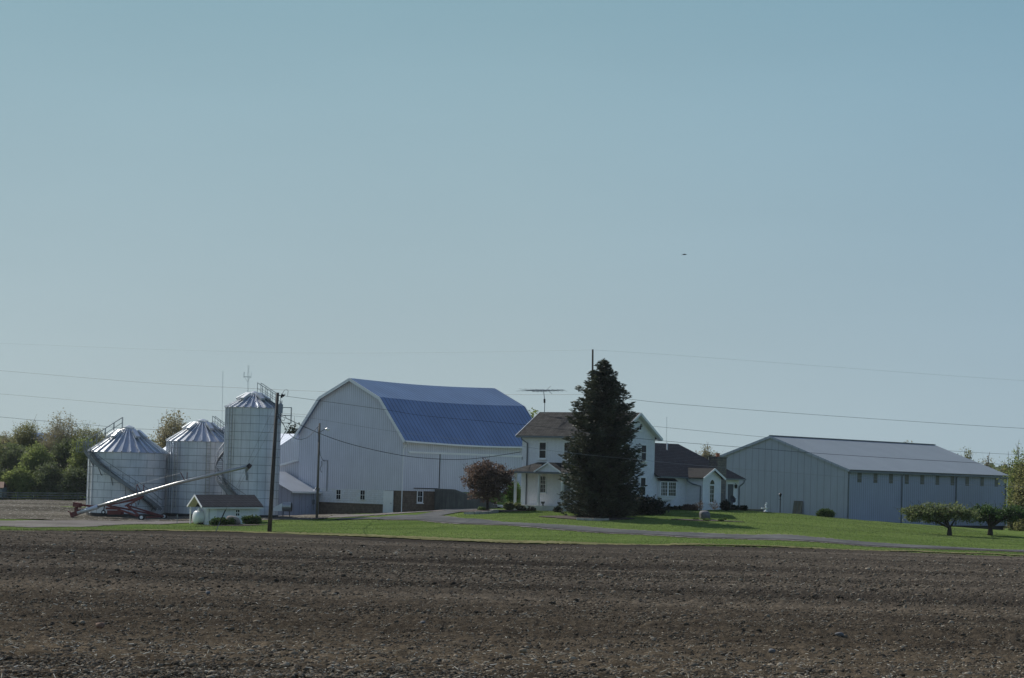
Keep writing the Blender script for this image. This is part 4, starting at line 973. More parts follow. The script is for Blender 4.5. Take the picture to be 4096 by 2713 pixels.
mb.beam(Q(585, 2070, -.9), Q(650, 2067, 3.2), .1, .12); mb.beam(Q(522, 2028), Q(530, 2012), .06); mb.beam(Q(530, 2012), Q(543, 2012), .06); mb.beam(Q(543, 2012), Q(545, 2036), .06)
mb.build('undercarriage', m_red, au, world=True)
mb = MB(); mb.beam(Q(434, 2050, .2), Q(490, 2050, .2), .6, .42); mb.beam(Q(425, 2034, .1), Q(480, 2036, .1), .3, .2); mb.build('engine_box', m_red, au, world=True)
mb = MB()
for x0, y0, x1, y1 in ((740, 1938-16, 722, 1889), (748, 1921, 749, 1889), (564, 1975, 548, 1937), (546, 1980, 548, 1937)): pass
for px0, py0, px1, py1 in ((567, 1975, 548, 1937), (545, 1981, 547, 1938), (573, 1972, 576, 1937), (741, 1927, 722, 1890), (747, 1925, 749, 1890)): mb.beam(Q(px0, py0), Q(px1, py1), .06)
mb.build('truss_posts', m_red, au, world=True)
mb = MB()
pts = [(440, 2010), (548, 1938), (735, 1889), (990, 1864)]
for a, b in zip(pts[:-1], pts[1:]): mb.tube([Q(*a), Q(*b)], .005, 4)
mb.build('truss_cable', m_steel, au, world=True)
for px, py, dy, rr_ in ((566, 2070, -1.05, .33), (656, 2066, 3.35, .33), (414, 2049, -.3, .22)):
    c = W(px, py, AY(px)+dy)
    wh = MB().lathe([(rr_*.55, -.09), (rr_*.92, -.1), (rr_, -.05), (rr_, .05), (rr_*.92, .1), (rr_*.55, .09)], c, 20, 'y').build('wheel', m_black, au, world=True)
    wh.name = 'wheel'; MB().lathe([(rr_*.2, -.12), (rr_*.5, -.1), (rr_*.5, .1), (rr_*.2, .12)], c, 16, 'y').build('rim', m_tank, wh, world=True)
MB().beam(W(414, 2049, AY(414)), Q(418, 2022), .08).build('jack_leg', m_iron, au, world=True)

# ------------------------------------------------------------------ small white hut, tank, boulder and bushes
p = W(831, 2099, 236); th_ = rad(26)
Kf = Frame(p.x, p.y, p.z-ZE, th_)
hut = thing('pump_hut', Kf.loc, 'small white brick pump hut with a dark shingle roof in front of the grain bins', 'hut', rz=th_, ry=rad(-1.2))
KL = 5.15; kd = 1.6; kh = 1.72; kr = 2.78; D0 = -.45; D1 = 3.75; km = 1.65
ry = rad(-1.2)
MB().prism([(0, -.6), (0, kh-.04), (kd, kr-.16), (kd, -.6)], 'x', 0, KL).build('wall', m_wbrick, hut)
for xx in (-.6, KL-.1): MB().box(xx, xx+.1, D1-.35, D1-.25, -.6, kh-.1).build('porch_post', m_trim, hut)
s_ = (kr-kh)/(km-D0); xl0 = -.75
MB().slab([(xl0, D0, kh-.02), (KL+.25, D0, kh-.02), (KL+.1, km, kr), (xl0, km, kr)], .09).build('roof', m_shing2, hut)
MB().slab([(xl0, D1, kh-.02), (KL+.25, D1, kh-.02), (KL+.1, km+.003, kr), (xl0, km+.003, kr)], .09).build('roof', m_shing2, hut)
mb = MB(); mb.beam((xl0-.03, D0-.05, kh-.1), (xl0-.03, km, kr-.06), .05, .17); mb.beam((xl0-.03, D1+.05, kh-.1), (xl0-.03, km, kr-.06), .05, .17); mb.build('rake_board', m_trim, hut)
MB().box(xl0+.02, KL+.2, D0, D0+.04, kh-.2, kh-.1).build('fascia', m_trim, hut)
mb = MB(); mb.slab([(xl0, D0+.05, kh-.12), (0, D0+.05, kh-.12), (0, km, kr-.11), (xl0, km, kr-.11)], .03); mb.slab([(xl0, D1-.05, kh-.12), (0, D1-.05, kh-.12), (0, km+.002, kr-.11), (xl0, km+.002, kr-.11)], .03); mb.build('soffit', m_soffit, hut)
u0 = Kf.L(944, 2050, 'y', 0).x; u1 = Kf.L(958, 2050, 'y', 0).x
window(hut, 'y', 0, u0, u1, .83, 1.38, 2, 2, .08, mun=.05)
door(hut, 'y', 0, .22, .78, -.05, 1.42, m_tank, knob=False)
MB().box(.12, .17, -.03, 0, -.05, 1.45).build('door_gap', m_iron, hut)
MB().box(-.06, 0, .2, kd*.6, -.5, .35).build('step_footing', m_wstone, hut)
tc_ = W(782, 2070, 236.9)
tank = thing('fuel_tank', (tc_.x, tc_.y, tc_.z-.7), 'round ended white fuel tank beside the left end of the small hut', 'tank', rz=rad(36))
MB().lathe([(.2, -.14), (.45, -.1), (.6, -.02), (.64, .1), (.64, .55), (.6, .66), (.2, .74)], (0, 0, .7), 28, 'x').build('shell', m_tank, tank, smooth=True)
MB().box(.15, .3, -.45, .45, -.25, .2).box(.45, .58, -.45, .45, -.25, .2).build('cradle', m_iron, tank)
MB().lathe([(.14, 0), (.14, .22), (.1, .3)], (.35, 0, 1.3), 12).build('filler_dome', m_tank, tank)
def lawnpt(px, py, Y):
    p = W(px, py, Y); p.z = Gn(p.x, p.y); return p
p = W(933, 2094, 232); rock('boulder', (p.x, p.y, p.z+.2), (.78, .55, .5), m_boul, 'large rounded tan boulder in the bed in front of the small hut', 'boulder', seed=21)
def bed(name, px, py, Y, rx, ry, label):
    p = W(px, py, Y); n = 28; ring = [0]*0; xs_, ys_ = [p.x], [p.y]
    for k in range(n):
        a = 6.283*k/n; q_ = 1+.15*math.sin(3*a)+.1*random.random(); xs_.append(p.x+rx*q_*math.cos(a)); ys_.append(p.y+ry*q_*math.sin(a))
    z_ = GN(np.array(xs_), np.array(ys_))+.07; z_[0] += .06
    v = list(zip(xs_, ys_, z_)); v += [(a, b, c-.3) for a, b, c in v[1:]]
    f = [(0, 1+k, 1+(k+1) % n) for k in range(n)]+[(1+k, n+1+k, n+1+(k+1) % n, 1+(k+1) % n) for k in range(n)]
    return tag(rawmesh(name, v, f, m_mulch), label, 'mulch bed', kind='structure')
bed('mulch_bed', 935, 2104, 231.5, 3.1, 1.1, 'brown mulch bed around the boulder and bushes at the small hut')
for i, (px, py, w_, lb) in enumerate(((857, 2100, 14, 'low green bush left of the boulder, nearest the hut door'), (868, 2096, 16, 'round green bush just left of the slanting guy rod'), (889, 2099, 17, 'low green bush between the guy rod and the boulder'),
        (908, 2107, 17, 'low green bush at the front left foot of the boulder'), (927, 2101, 17, 'low green bush in front of the boulder'), (985, 2092, 16, 'green bush leftmost of the trio under the hut window'), (1005, 2094, 20, 'green bush in the middle of the trio right of the boulder'), (1027, 2093, 18, 'green bush rightmost of the trio at the hut corner'))):
    p = W(px, py, 231.5 if py > 2096 else 233); r_ = w_*.0232/1.15
    bush('low_bush', (p.x, p.y, p.z), [(0, 0, r_*.8, r_, r_*.9, r_*.95)], 90, .09, l_green, lb, 'bush', 'low bushes in the bed by the small hut', seed=40+i)
p = W(708, 2096, 240); t = thing('marker_post', p, 'thin steel marker post on the lawn left of the small hut', 'post')
MB().box(-.03, .03, -.03, .03, -.2, .9).box(-.06, .06, -.035, -.03, .7, .88).build('post', m_steel, t)

# ------------------------------------------------------------------ poles and lines
PY_ = 212
pb, ptop = W(1077, 2133, PY_), W(1111, 1571, PY_)
pole = thing('utility_pole', pb, 'dark wooden utility pole leaning right in front of the tall grain bin', 'utility pole')
MB().tube([pb+Vector((0, 0, -.4)), pb.lerp(ptop, .5), ptop], [.185, .165, .12], 14).build('pole_shaft', m_wood, pole, smooth=True, world=True)
tb = W(1121, 1654, PY_-.1); tt = W(1123, 1619, PY_-.1)
tr_ = MB().tube([tb, tb.lerp(tt, .92), tt, tt+(tt-tb)*.12], [.2, .2, .21, .09], 16).build('transformer', m_steel2, pole, world=True)
mb = MB(); mb.tube([tt+Vector((.05, 0, 0)), tt+Vector((.1, 0, .35))], [.05, .03], 8); mb.tube([tt+Vector((-.08, 0, 0)), tt+Vector((-.06, 0, .3))], [.05, .03], 8); mb.build('bushing', m_steel, tr_, world=True)
MB().beam(W(1108, 1636, PY_), W(1122, 1636, PY_), .12, .3).build('bracket', m_steel, pole, world=True)
mb = MB(); mb.beam(W(1112, 1582, PY_), W(1126, 1583, PY_), .06, .06); mb.tube([W(1125, 1580, PY_), W(1137, 1584, PY_)], .1, 8); mb.beam(W(1128, 1578, PY_), W(1125, 1592, PY_), .1, .12); mb.tube([W(1128, 1574, PY_), W(1129, 1592, PY_)], .04, 6); mb.tube([W(1140, 1575, PY_), W(1139, 1584, PY_)], .03, 6)
mb.build('cutout_switch', m_iron, pole, world=True)
mb = MB()
def wp(Y, *pts): return [W(a, b, Y) for a, b in pts]
mb.tube(wp(PY_, (1130, 1574), (1138, 1561), (1148, 1559), (1153, 1565), (1150, 1584)), .018, 5)
mb.tube(wp(PY_, (1112, 1655), (1125, 1665), (1140, 1672), (1136, 1684), (1125, 1680)), .025, 5); mb.tube(wp(PY_, (1120, 1654), (1132, 1662), (1142, 1664), (1145, 1672)), .025, 5)
mb.tube(wp(PY_, (1110, 1660), (1120, 1676), (1128, 1690), (1134, 1699)), .03, 5); mb.build('jumper_wires', m_wire, pole, world=True)
mb = MB()
for z_ in (1662, 1672): mb.tube([W(1108, z_, PY_-.15), W(1116, z_, PY_-.15)], .07, 8)
mb.build('insulator', m_steel, pole, world=True)
def line(name, pts, ys_, r, mat, label, group=None, cat='power line'):
    out = []; P = [W(a, b, y) for (a, b), y in zip(pts, ys_)]
    for i in range(len(P)-1):
        p0, p1, p2, p3 = P[max(i-1, 0)], P[i], P[i+1], P[min(i+2, len(P)-1)]
        for j in range(8):
            t = j/8; out.append(.5*((2*p1)+(p2-p0)*t+(2*p0-5*p1+4*p2-p3)*t*t+(3*p1-p0-3*p2+p3)*t**3))
    out.append(P[-1]); mb = MB().tube(out, r, 5)
    return tag(mb.build(name, mat), label, cat, group)
D_ = 4096/2367
def LY(px, x0, y0, x1, y1): return y0+(px-x0)/(x1-x0)*(y1-y0)
gF, gB = 'lines strung from the utility pole', 'lines strung on the far pole behind the farm'
u_ = [(1142, 1585), (1240, 1598), (1540, 1639), (1710, 1665), (2100, 1700), (2560, 1755), (2961, 1789), (3350, 1819), (3922, 1853), (4096, 1860), (4500, 1872)]
line('power_line', u_, [LY(a, 1142, 212, 4500, 200) for a, b in u_], .015, m_wire, 'upper line running right from the utility pole across the shed roof', gF)
u_ = [(1142, 1663), (1235, 1671), (1588, 1728), (2047, 1781), (2259, 1810), (2582, 1842), (2850, 1867), (3500, 1917), (3980, 1944), (4500, 1966)]
line('power_line', u_, [LY(a, 1142, 212, 4500, 200) for a, b in u_], .011, m_pwire, 'lower pale line running right from the utility pole across barn, spruce and shed wall', gF)
hc = Hf.m @ Vector((.1, -.1, 0))
u_ = [(1142, 1672), (1283, 1736), (1421, 1782), (1606, 1822), (1761, 1837), (1870, 1837), (1976, 1825), (2084, 1808)]
line('power_line', u_, [LY(a, 1142, 212, 2084, hc.y) for a, b in u_], .03, m_wire, 'thick dark service cable sagging from the utility pole to the farmhouse corner', gF)
u_ = [(1130, 1690), (1157, 1736), (1192, 1757), (1232, 1749), (1268, 1712)]
line('power_line', u_, [LY(a, 1130, 212, 1268, 249.8) for a, b in u_], .028, m_wire, 'short slack cable between the utility pole and the smaller yard pole', gF)
for i, (a, b, lb) in enumerate((((1090, 1640), (902, 2042), 'left guy wire running down from the utility pole to the slanting rod'), ((1098, 1690), (903, 2041), 'right guy wire running down from the utility pole to the slanting rod'))):
    g_ = [a, ((a[0]+b[0])/2, (a[1]+b[1])/2), b]; line('guy_wire', g_, [212, 211, 210], .007, m_wire, lb, 'guy wires of the utility pole', 'guy wire')
t = thing('guy_anchor', W(864, 2126, 210), 'slanting dark guy rod standing in the lawn before the small hut', 'guy rod')
MB().tube([W(862, 2130, 210), W(882, 2084, 210)], .035, 6).build('anchor_rod', m_steel, t, world=True)
MB().tube([W(880, 2088, 210), W(902, 2040, 210)], .055, 6).build('guard', m_iron, t, world=True)
# background line
BY = 320
pb = W(2366, 2010, BY); pt_ = W(2371, 1398, BY)
t = thing('tall_pole', pb, 'tall thin dark pole rising behind the spruce', 'utility pole')
MB().tube([pb, pt_], [.2, .11], 10).build('pole_shaft', m_wood, t, world=True)
mb = MB(); mb.beam(W(2369, 1580, BY), W(2377, 1580, BY), .15, .15); mb.beam(W(2367, 1700, BY), W(2376, 1700, BY), .15, .15); mb.build('bracket', m_iron, t, world=True)
def YB(a): return 420-(a+400)*(100/2771) if a < 2371 else 320
for pts, r, lb in (([(-400, 1366), (0, 1374), (600, 1397), (1211, 1412), (1800, 1410), (2371, 1400)], .007, 'faint topmost line left of the tall pole'), ([(2371, 1400), (2700, 1421), (3300, 1466), (3900, 1510), (4500, 1548)], .007, 'faint topmost line right of the tall pole'),
                   ([(-400, 1455), (0, 1483), (571, 1530), (960, 1552), (1310, 1567), (1700, 1577), (2030, 1579), (2371, 1578)], .018, 'upper dark line left of the tall pole passing behind the barn ridge'), ([(2371, 1578), (2535, 1599), (2700, 1616), (3200, 1655), (3800, 1696), (4096, 1714), (4500, 1735)], .02, 'upper dark line right of the tall pole above the shed'),
                   ([(-400, 1548), (0, 1576), (400, 1610), (640, 1629), (900, 1644), (1235, 1659), (1800, 1685), (2371, 1688)], .018, 'lower dark line passing behind the tallest grain bin'), ([(2371, 1688), (2604, 1705), (2700, 1714), (3073, 1750), (3400, 1775), (3801, 1804), (4077, 1819), (4500, 1835)], .018, 'lower dark line passing behind the shed ridge')):
    line('power_line', pts, [YB(a) for a, b in pts], r, m_wire, lb, gB)
u_ = [(-400, 1632), (0, 1668), (148, 1682), (354, 1699), (504, 1714), (610, 1718), (900, 1730)]
line('power_line', u_, [500]*7, .03, m_wire, 'lowest line at far left passing behind the treetops', gB)
# yard pole with lamp
pb, pt_ = W(1267, 2076, 250), W(1279, 1693, 250)
t = thing('yard_pole', pb, 'slim grey yard pole with a lamp in front of the barn gable', 'yard pole')
MB().tube([pb+Vector((0, 0, -.3)), pt_], [.135, .095], 12).build('pole_shaft', m_lwood, t, smooth=True, world=True)
MB().tube([W(1281, 1729, 249.9), W(1290, 1722, 249.9), W(1303, 1716, 249.9)], .035, 6).build('lamp_arm', m_steel, t, world=True)
lh = MB().tube([W(1300, 1718, 249.9), W(1308, 1716, 249.9), W(1319, 1718, 249.9)], [.06, .12, .1], 10).build('lamp_head', m_lampw, t, world=True)
MB().lathe([(.05, -.16), (.11, -.08), (.1, 0)], W(1312, 1718, 249.9), 12).build('lamp_globe', m_tank, lh, smooth=True, world=True)
mb = MB(); mb.tube(wp(249.8, (1268, 1712), (1275, 1706)), .03, 5); mb.tube(wp(249.8, (1276, 1760), (1281, 1820), (1292, 1843), (1300, 1846)), .02, 5); mb.tube(wp(249.85, (1272, 1712), (1274, 1750), (1273, 1770)), .03, 5); mb.build('pole_cable', m_wire, t, world=True)

# lattice masts far away
def mast(px, y0, y1, Y, w, label, top=False):
    a, b = W(px, y0, Y), W(px+(y0-y1)*.012+.5, y1, Y); a.z = ZE-8
    t = thing('radio_mast', a, label, 'radio mast', 'thin radio masts on the horizon')
    mb = MB(); H = b.z-a.z; n = int(H/5)
    for k in range(3):
        u = Vector((math.cos(k*2.09+.3), math.sin(k*2.09+.3), 0))*w; mb.beam(a+u, b+u*.7, w*.12)
    for i in range(n):
        for k in range(3):
            u = Vector((math.cos(k*2.09+.3), math.sin(k*2.09+.3), 0))*w; v = Vector((math.cos((k+1)*2.09+.3), math.sin((k+1)*2.09+.3), 0))*w
            mb.beam(a.lerp(b, i/n)+u, a.lerp(b, (i+1)/n)+v, w*.07)
    mb.build('lattice', m_tower, t, world=True)
    if top:
        mb = MB(); c = W(990, 1508, Y); mb.beam(c+Vector((-1.2*w*3, 0, 0)), c+Vector((1.2*w*3, 0, 0)), w*.4, w*.6); mb.beam(c+Vector((1.2*w*3, 0, -w)), c+Vector((1.2*w*3, 0, w*5)), w*.25); mb.beam(c+Vector((-1.2*w*3, 0, -w)), c+Vector((-1.2*w*3, 0, w*5)), w*.5)
        mb.beam(c+Vector((-w*3, 0, 0)), c+Vector((0, 0, -w*5)), w*.2); mb.beam(c+Vector((w*3, 0, 0)), c+Vector((0, 0, -w*5)), w*.2); mb.build('antenna_platform', m_tower, t, world=True)
mast(886, 1900, 1486, 1500, .32, 'thinnest radio mast rising between the medium and tall grain bins')
mast(988, 1900, 1462, 1400, .55, 'cell tower with a top platform behind the tallest grain bin', True)
mast(2664, 1900, 1668, 1300, .3, 'thin radio mast rising above the roof of the farmhouse wing')

# ------------------------------------------------------------------ bird
bp = W(2738, 1018, 120); bird = thing('bird', bp, 'small dark bird flying alone in the sky', 'bird', rz=rad(15)); bird.scale = (.62, .62, .62)
MB().lathe([(.004, -.17), (.02, -.13), (.035, -.08), (.05, 0), (.045, .06), (.028, .1), (.03, .13), (.022, .16), (.004, .19)], (0, 0, 0), 12, 'x').build('body', m_iron, bird, smooth=True)
for s in (-1, 1):
    MB().add([(.06, s*.03, .01), (-.05, s*.03, .01), (-.09, s*.16, -.04), (-.2, s*.27, -.06), (-.03, s*.17, -.03), (.06, s*.03, .02), (-.05, s*.03, .022), (-.09, s*.16, -.03), (-.2, s*.27, -.055), (-.03, s*.17, -.015)],
             [(0, 1, 2, 4), (4, 2, 3), (5, 9, 7, 6), (9, 8, 7), (0, 4, 9, 5), (4, 3, 8, 9), (1, 6, 7, 2), (2, 7, 8, 3)]).build('wing', m_iron, bird)
MB().slab([(-.13, -.02, 0), (-.13, .02, 0), (-.25, .035, 0), (-.25, -.035, 0)], .008).build('tail', m_iron, bird)

# ------------------------------------------------------------------ spruce
def spruce(base, H, Rm, label, seed=3, mat=l_spruce, nm='spruce_tree'):
    rr = np.random.RandomState(seed); rnd = random.Random(seed)
    t = thing(nm, base, label, 'tree')
    MB().tube([(0, 0, -.3), (0, 0, H*.5), (0, 0, H*.985)], [.28, .16, .02], 8).build('trunk', m_bark, t)
    br = MB(); C = []; Dn = []; S = []
    z = .25
    while z < H-.15:
        f = z/H; prof = float(np.interp(f, [0, .09, .25, .37, .52, .67, .73, .81, .905, .96, 1], [.9, .95, .97, .95, .86, .75, .65, .48, .26, .12, .03]))
        Rz = Rm*prof
        nb = max(6, int(6+Rz*2.2))
        for k in range(nb):
            a = rnd.uniform(0, 6.283); L_ = Rz*rnd.uniform(.66, 1.02) if rnd.random() > .14 else Rz*rnd.uniform(1.0, 1.14)
            zz = z+rnd.uniform(-.15, .15); u = Vector((math.cos(a), math.sin(a), 0)); s = Vector((-u.y, u.x, 0))
            droop = (-.12+.34*min(1., max(0., (f-.45)/.5)))*L_
            tipup = .22*L_
            P = lambda q: u*L_*q+Vector((0, 0, zz+droop*math.sin(q*2.2)+tipup*q*q*q))
            br.tube([P(0), P(.5), P(.97)], [.035+.01*L_, .022, .006], 4, caps=False)
            ns = int(5+L_*9)
            for j in range(ns):
                q = .18+.82*(j+rnd.random())/ns
                side = rnd.choice((-1, 1)); w = (1.02-q)*L_*.38+.2
                off = rnd.random()*w
                c = P(q)+s*side*off+Vector((0, 0, -rnd.random()*.16-off*.12))
                for m_ in range(3):
                    C.append(c+Vector((rnd.gauss(0, .07), rnd.gauss(0, .07), rnd.gauss(0, .06)))); dd = (u*rnd.uniform(.5, 1.2)+s*side*rnd.uniform(.2, .9)+Vector((0, 0, rnd.uniform(-.25, .35)))).normalized(); Dn.append(dd); S.append(rnd.uniform(.12, .24))
        z += .2+.14*(1-f)
    for k in range(40):
        C.append(Vector((rnd.gauss(0, .06), rnd.gauss(0, .06), H-rnd.random()*1.1))); Dn.append(Vector((rnd.gauss(0, .5), rnd.gauss(0, .5), .9)).normalized()); S.append(.16)
    C = np.array(C); A = np.array(Dn)*np.array(S)[:, None]
    B = rr.randn(len(C), 3); B -= A*(A*B).sum(1)[:, None]/(A*A).sum(1)[:, None]; B /= np.linalg.norm(B, axis=1)[:, None]; B *= (np.array(S)*.3)[:, None]
    V = np.stack([C-A, C+B, C+A*1.1, C-B], 1).reshape(-1, 3); F = np.arange(len(C)*4).reshape(-1, 4)
    br.build('branches', m_bark, t); rawmesh('needles', V, F, mat, t)
    return t
sb = W(2400, 2068, 236); stp = W(2412, 1434, 236)
spruce(sb, stp.z-sb.z, 4.05, 'tall dark blue green spruce standing in front of the farmhouse')
p = W(2350, 2074, 232)
bed('spruce_bed', 2350, 2072, 234, 3.9, 2.0, 'brown mulch bed under the spruce')
mb = MB()
def ledge(name, pts, hgt, label):
    t = thing(name, W(*pts[0]), label, 'stone edging', 'low stone edgings'); rnd = random.Random(3)
    P = [W(*a) for a in pts]; mb = MB()
    for a, b in zip(P[:-1], P[1:]):
        n = max(1, int((b-a).length/.55))
        for i in range(n):
            c, d = a.lerp(b, i/n+.01), a.lerp(b, (i+1)/n-.01); h_ = hgt*rnd.uniform(.8, 1.15)
            mb.beam(c+Vector((0, 0, h_/2-.05)), d+Vector((0, 0, h_/2-.05+rnd.uniform(-.03, .03))), .3, h_)
    mb.build('stones', m_ledge, t, world=True)
ledge('stone_edging', [(2305, 2078, 231), (2370, 2081, 231), (2435, 2080, 231.5)], .22, 'low pale stone edging under the front of the spruce')
ledge('stone_edging', [(1858, 2060, 240.5), (1900, 2058, 240), (1950, 2056, 240.5), (1990, 2052, 242)], .34, 'low grey stone edging at the foot of the bronze leaved tree')
bed('tree_bed', 1940, 2047, 246, 4.2, 3, 'brown mulch bed behind the stone edging at the bronze leaved tree')

# ------------------------------------------------------------------ planting near the house
p = W(2600, 2062, 240.5)
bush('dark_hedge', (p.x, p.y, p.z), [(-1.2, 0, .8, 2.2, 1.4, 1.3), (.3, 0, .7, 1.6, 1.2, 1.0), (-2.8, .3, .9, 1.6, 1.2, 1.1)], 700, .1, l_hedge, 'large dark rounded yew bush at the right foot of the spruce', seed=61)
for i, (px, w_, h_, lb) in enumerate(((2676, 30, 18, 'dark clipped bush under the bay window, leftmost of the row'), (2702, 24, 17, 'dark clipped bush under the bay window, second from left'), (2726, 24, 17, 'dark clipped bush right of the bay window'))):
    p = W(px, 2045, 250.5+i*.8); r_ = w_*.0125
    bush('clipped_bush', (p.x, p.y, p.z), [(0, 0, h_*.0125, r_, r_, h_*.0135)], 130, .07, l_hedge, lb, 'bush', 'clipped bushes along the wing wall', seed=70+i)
p = W(2765, 2043, 250); bush('clipped_hedge', (p.x, p.y, p.z), [(-.4, 0, .25, .5, .35, .35), (.2, 0, .25, .5, .35, .33)], 220, .07, l_crab, 'dark reddish flat topped hedge left of the gabled entry', seed=75)
for i, (px, lb) in enumerate(((2800, 'sparse twiggy shrub at the corner of the gabled entry'), (2858, 'sparse twiggy shrub in front of the arched entry window'))):
    p = W(px, 2045, 247.5); tree('twiggy_shrub', (p.x, p.y, p.z), [(0, 0, .55, .45, .45, .45)], 60, 3, .1, .05, l_crab, m_lbark, .02, lb, 'shrub', 'twiggy shrubs at the entry', seed=80+i, limbs=10, twigs=30, twigr=.012)
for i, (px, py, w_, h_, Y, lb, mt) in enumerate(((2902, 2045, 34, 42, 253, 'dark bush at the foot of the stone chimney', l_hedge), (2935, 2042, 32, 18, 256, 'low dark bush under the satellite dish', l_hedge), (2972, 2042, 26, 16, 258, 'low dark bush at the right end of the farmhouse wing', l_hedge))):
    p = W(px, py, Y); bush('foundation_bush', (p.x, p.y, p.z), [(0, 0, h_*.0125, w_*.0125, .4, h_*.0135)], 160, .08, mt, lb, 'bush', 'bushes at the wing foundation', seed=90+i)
p = W(2822, 2078, 236); rock('garden_boulder', (p.x, p.y, p.z+.35), (.58, .4, .5), m_rock[1], 'boulder in the shaded garden bed before the wing, coloured dark for that shade', 'boulder', seed=9)  # dark rock colour carries the spruce shadow that falls here
bed('garden_bed', 2830, 2086, 233.5, 3.0, 1.0, 'dark mulch bed around the garden boulder on the lawn')
def tuft(px, py, Y, w_, h_, lb, seed, group, n=500):
    rr = np.random.RandomState(seed); p = W(px, py, Y); t = thing('ornamental_plant', p, lb, 'plant', group)
    a = rr.rand(n)*6.28; r_ = w_*.0115*np.sqrt(rr.rand(n)); hh = h_*.023*(.5+.5*rr.rand(n))
    b0 = np.stack([np.cos(a)*r_*.4, np.sin(a)*r_*.4, np.zeros(n)], -1); tp = np.stack([np.cos(a)*r_*1.1, np.sin(a)*r_*1.1, hh*(1-.4*(r_/(w_*.0115))**2)], -1)
    s = np.stack([-np.sin(a), np.cos(a), a*0], -1)*.02
    md = (b0+tp)/2+np.array([0, 0, .05])
    V = np.stack([b0-s, b0+s, md+s, tp, md-s], 1).reshape(-1, 3); F = np.arange(n*5).reshape(n, 5)
    rawmesh('blades', V, F, l_grassy, t)
for i, a in enumerate(((2826, 2087, 232.8, 32, 17, 'bright green grass tuft in front of the garden boulder'), (2884, 2087, 232.8, 27, 17, 'bright green grass tuft at the right end of the garden bed'), (2783, 2083, 233.5, 26, 14, 'shaded grass tuft at the left end of the garden bed'), (2900, 2080, 235, 18, 12, 'small dark tuft behind the right grass tuft of the garden bed'))):
    tuft(*a[:5], a[5], 100+i, 'grass tufts in the garden bed')
for i, a in enumerate(((3106, 2057, 255, 9, 6, 'small dark plant left of the lamp post'), (3126, 2059, 254, 11, 8, 'small green plant at the foot of the lamp post'), (3144, 2060, 254, 12, 8, 'small green plant right of the lamp post'))):
    tuft(*a[:5], a[5], 110+i, 'small plants round the lamp post', 200)
p = W(3302, 2073, 262); bush('round_shrub', (p.x, p.y, p.z), [(0, 0, .42, .92, .8, .52), (-.35, -.1, .4, .6, .6, .42)], 420, .08, l_green, 'large rounded green shrub in front of the shed gable', seed=120)
# shrubs left of the porch
p = W(2053, 2010, 253.5); bush('globe_shrub', (p.x, p.y, p.z), [(0, 0, .95, .8, .7, 1.1)], 400, .08, l_lime, 'bright green upright shrub between bronze leaved tree and porch', seed=121)
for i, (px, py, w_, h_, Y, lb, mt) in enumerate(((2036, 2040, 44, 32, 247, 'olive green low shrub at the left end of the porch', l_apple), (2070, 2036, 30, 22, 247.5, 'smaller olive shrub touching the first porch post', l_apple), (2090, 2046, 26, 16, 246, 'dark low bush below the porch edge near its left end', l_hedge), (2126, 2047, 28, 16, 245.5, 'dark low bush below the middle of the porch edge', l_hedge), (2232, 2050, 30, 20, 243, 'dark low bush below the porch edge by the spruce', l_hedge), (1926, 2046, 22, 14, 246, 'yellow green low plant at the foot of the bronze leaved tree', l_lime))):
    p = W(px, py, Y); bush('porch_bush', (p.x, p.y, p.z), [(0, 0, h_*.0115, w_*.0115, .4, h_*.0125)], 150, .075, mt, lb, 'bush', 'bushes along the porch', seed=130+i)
# bronze leaved crab tree
p = W(1949, 2040, 246); s_ = .0246
tree('crab_tree', (p.x, p.y, p.z), [(-.1, 0, 3.0, 2.35, 2.2, 1.7), (-.9, 0, 3.3, 1.6, 1.5, 1.3), (1.0, 0, 3.2, 1.7, 1.5, 1.3), (0, 0, 1.75, 1.9, 1.7, 1.1), (1.9, 0, 3.6, .9, .7, .5), (-1.9, .2, 2.7, .8, .8, .6), (-.4, 0, 4.4, 1.3, 1., .5)], 900, 18, .26, .1, l_crab, m_bark, .13, 'round headed tree with bronze red leaves in front of the barn doors', seed=140, shell=.3, limbs=26, twigs=170, fork=.5)
for k in range(1): pass
# apple trees
p = W(3798, 2141, 237)
def el(px, py, rx, rz, c, s, dy=0, ry=None): return ((px-c[0])*s, dy, (c[1]-py)*s, rx*s, (ry or rx)*s, rz*s)
s_ = .0237; c_ = (3798, 2141)
tree('apple_tree', (p.x, p.y, p.z), [el(3690, 2055, 85, 35, c_, s_), el(3640, 2068, 34, 26, c_, s_), el(3790, 2050, 85, 36, c_, s_), el(3870, 2058, 55, 28, c_, s_), el(3735, 2080, 40, 20, c_, s_)], 620, 15, .3, .1, l_apple, m_bark, .22, 'wide flat topped apple tree with pale blossoming leaves, the left one', group='spreading apple trees by the shed', seed=150, shell=.2, limbs=26, twigs=90, fork=.2)
p = W(3961, 2139, 240); s_ = .024; c_ = (3961, 2139)
tree('apple_tree', (p.x, p.y, p.z), [el(3925, 2050, 60, 32, c_, s_), el(3975, 2060, 70, 28, c_, s_), el(4045, 2052, 60, 30, c_, s_), el(3915, 2075, 38, 22, c_, s_), el(4085, 2050, 40, 24, c_, s_)], 560, 15, .3, .1, l_apple2, m_bark, .24, 'wide flat topped apple tree with deeper green leaves, the right one', group='spreading apple trees by the shed', seed=151, shell=.2, limbs=26, twigs=70, fork=.2)

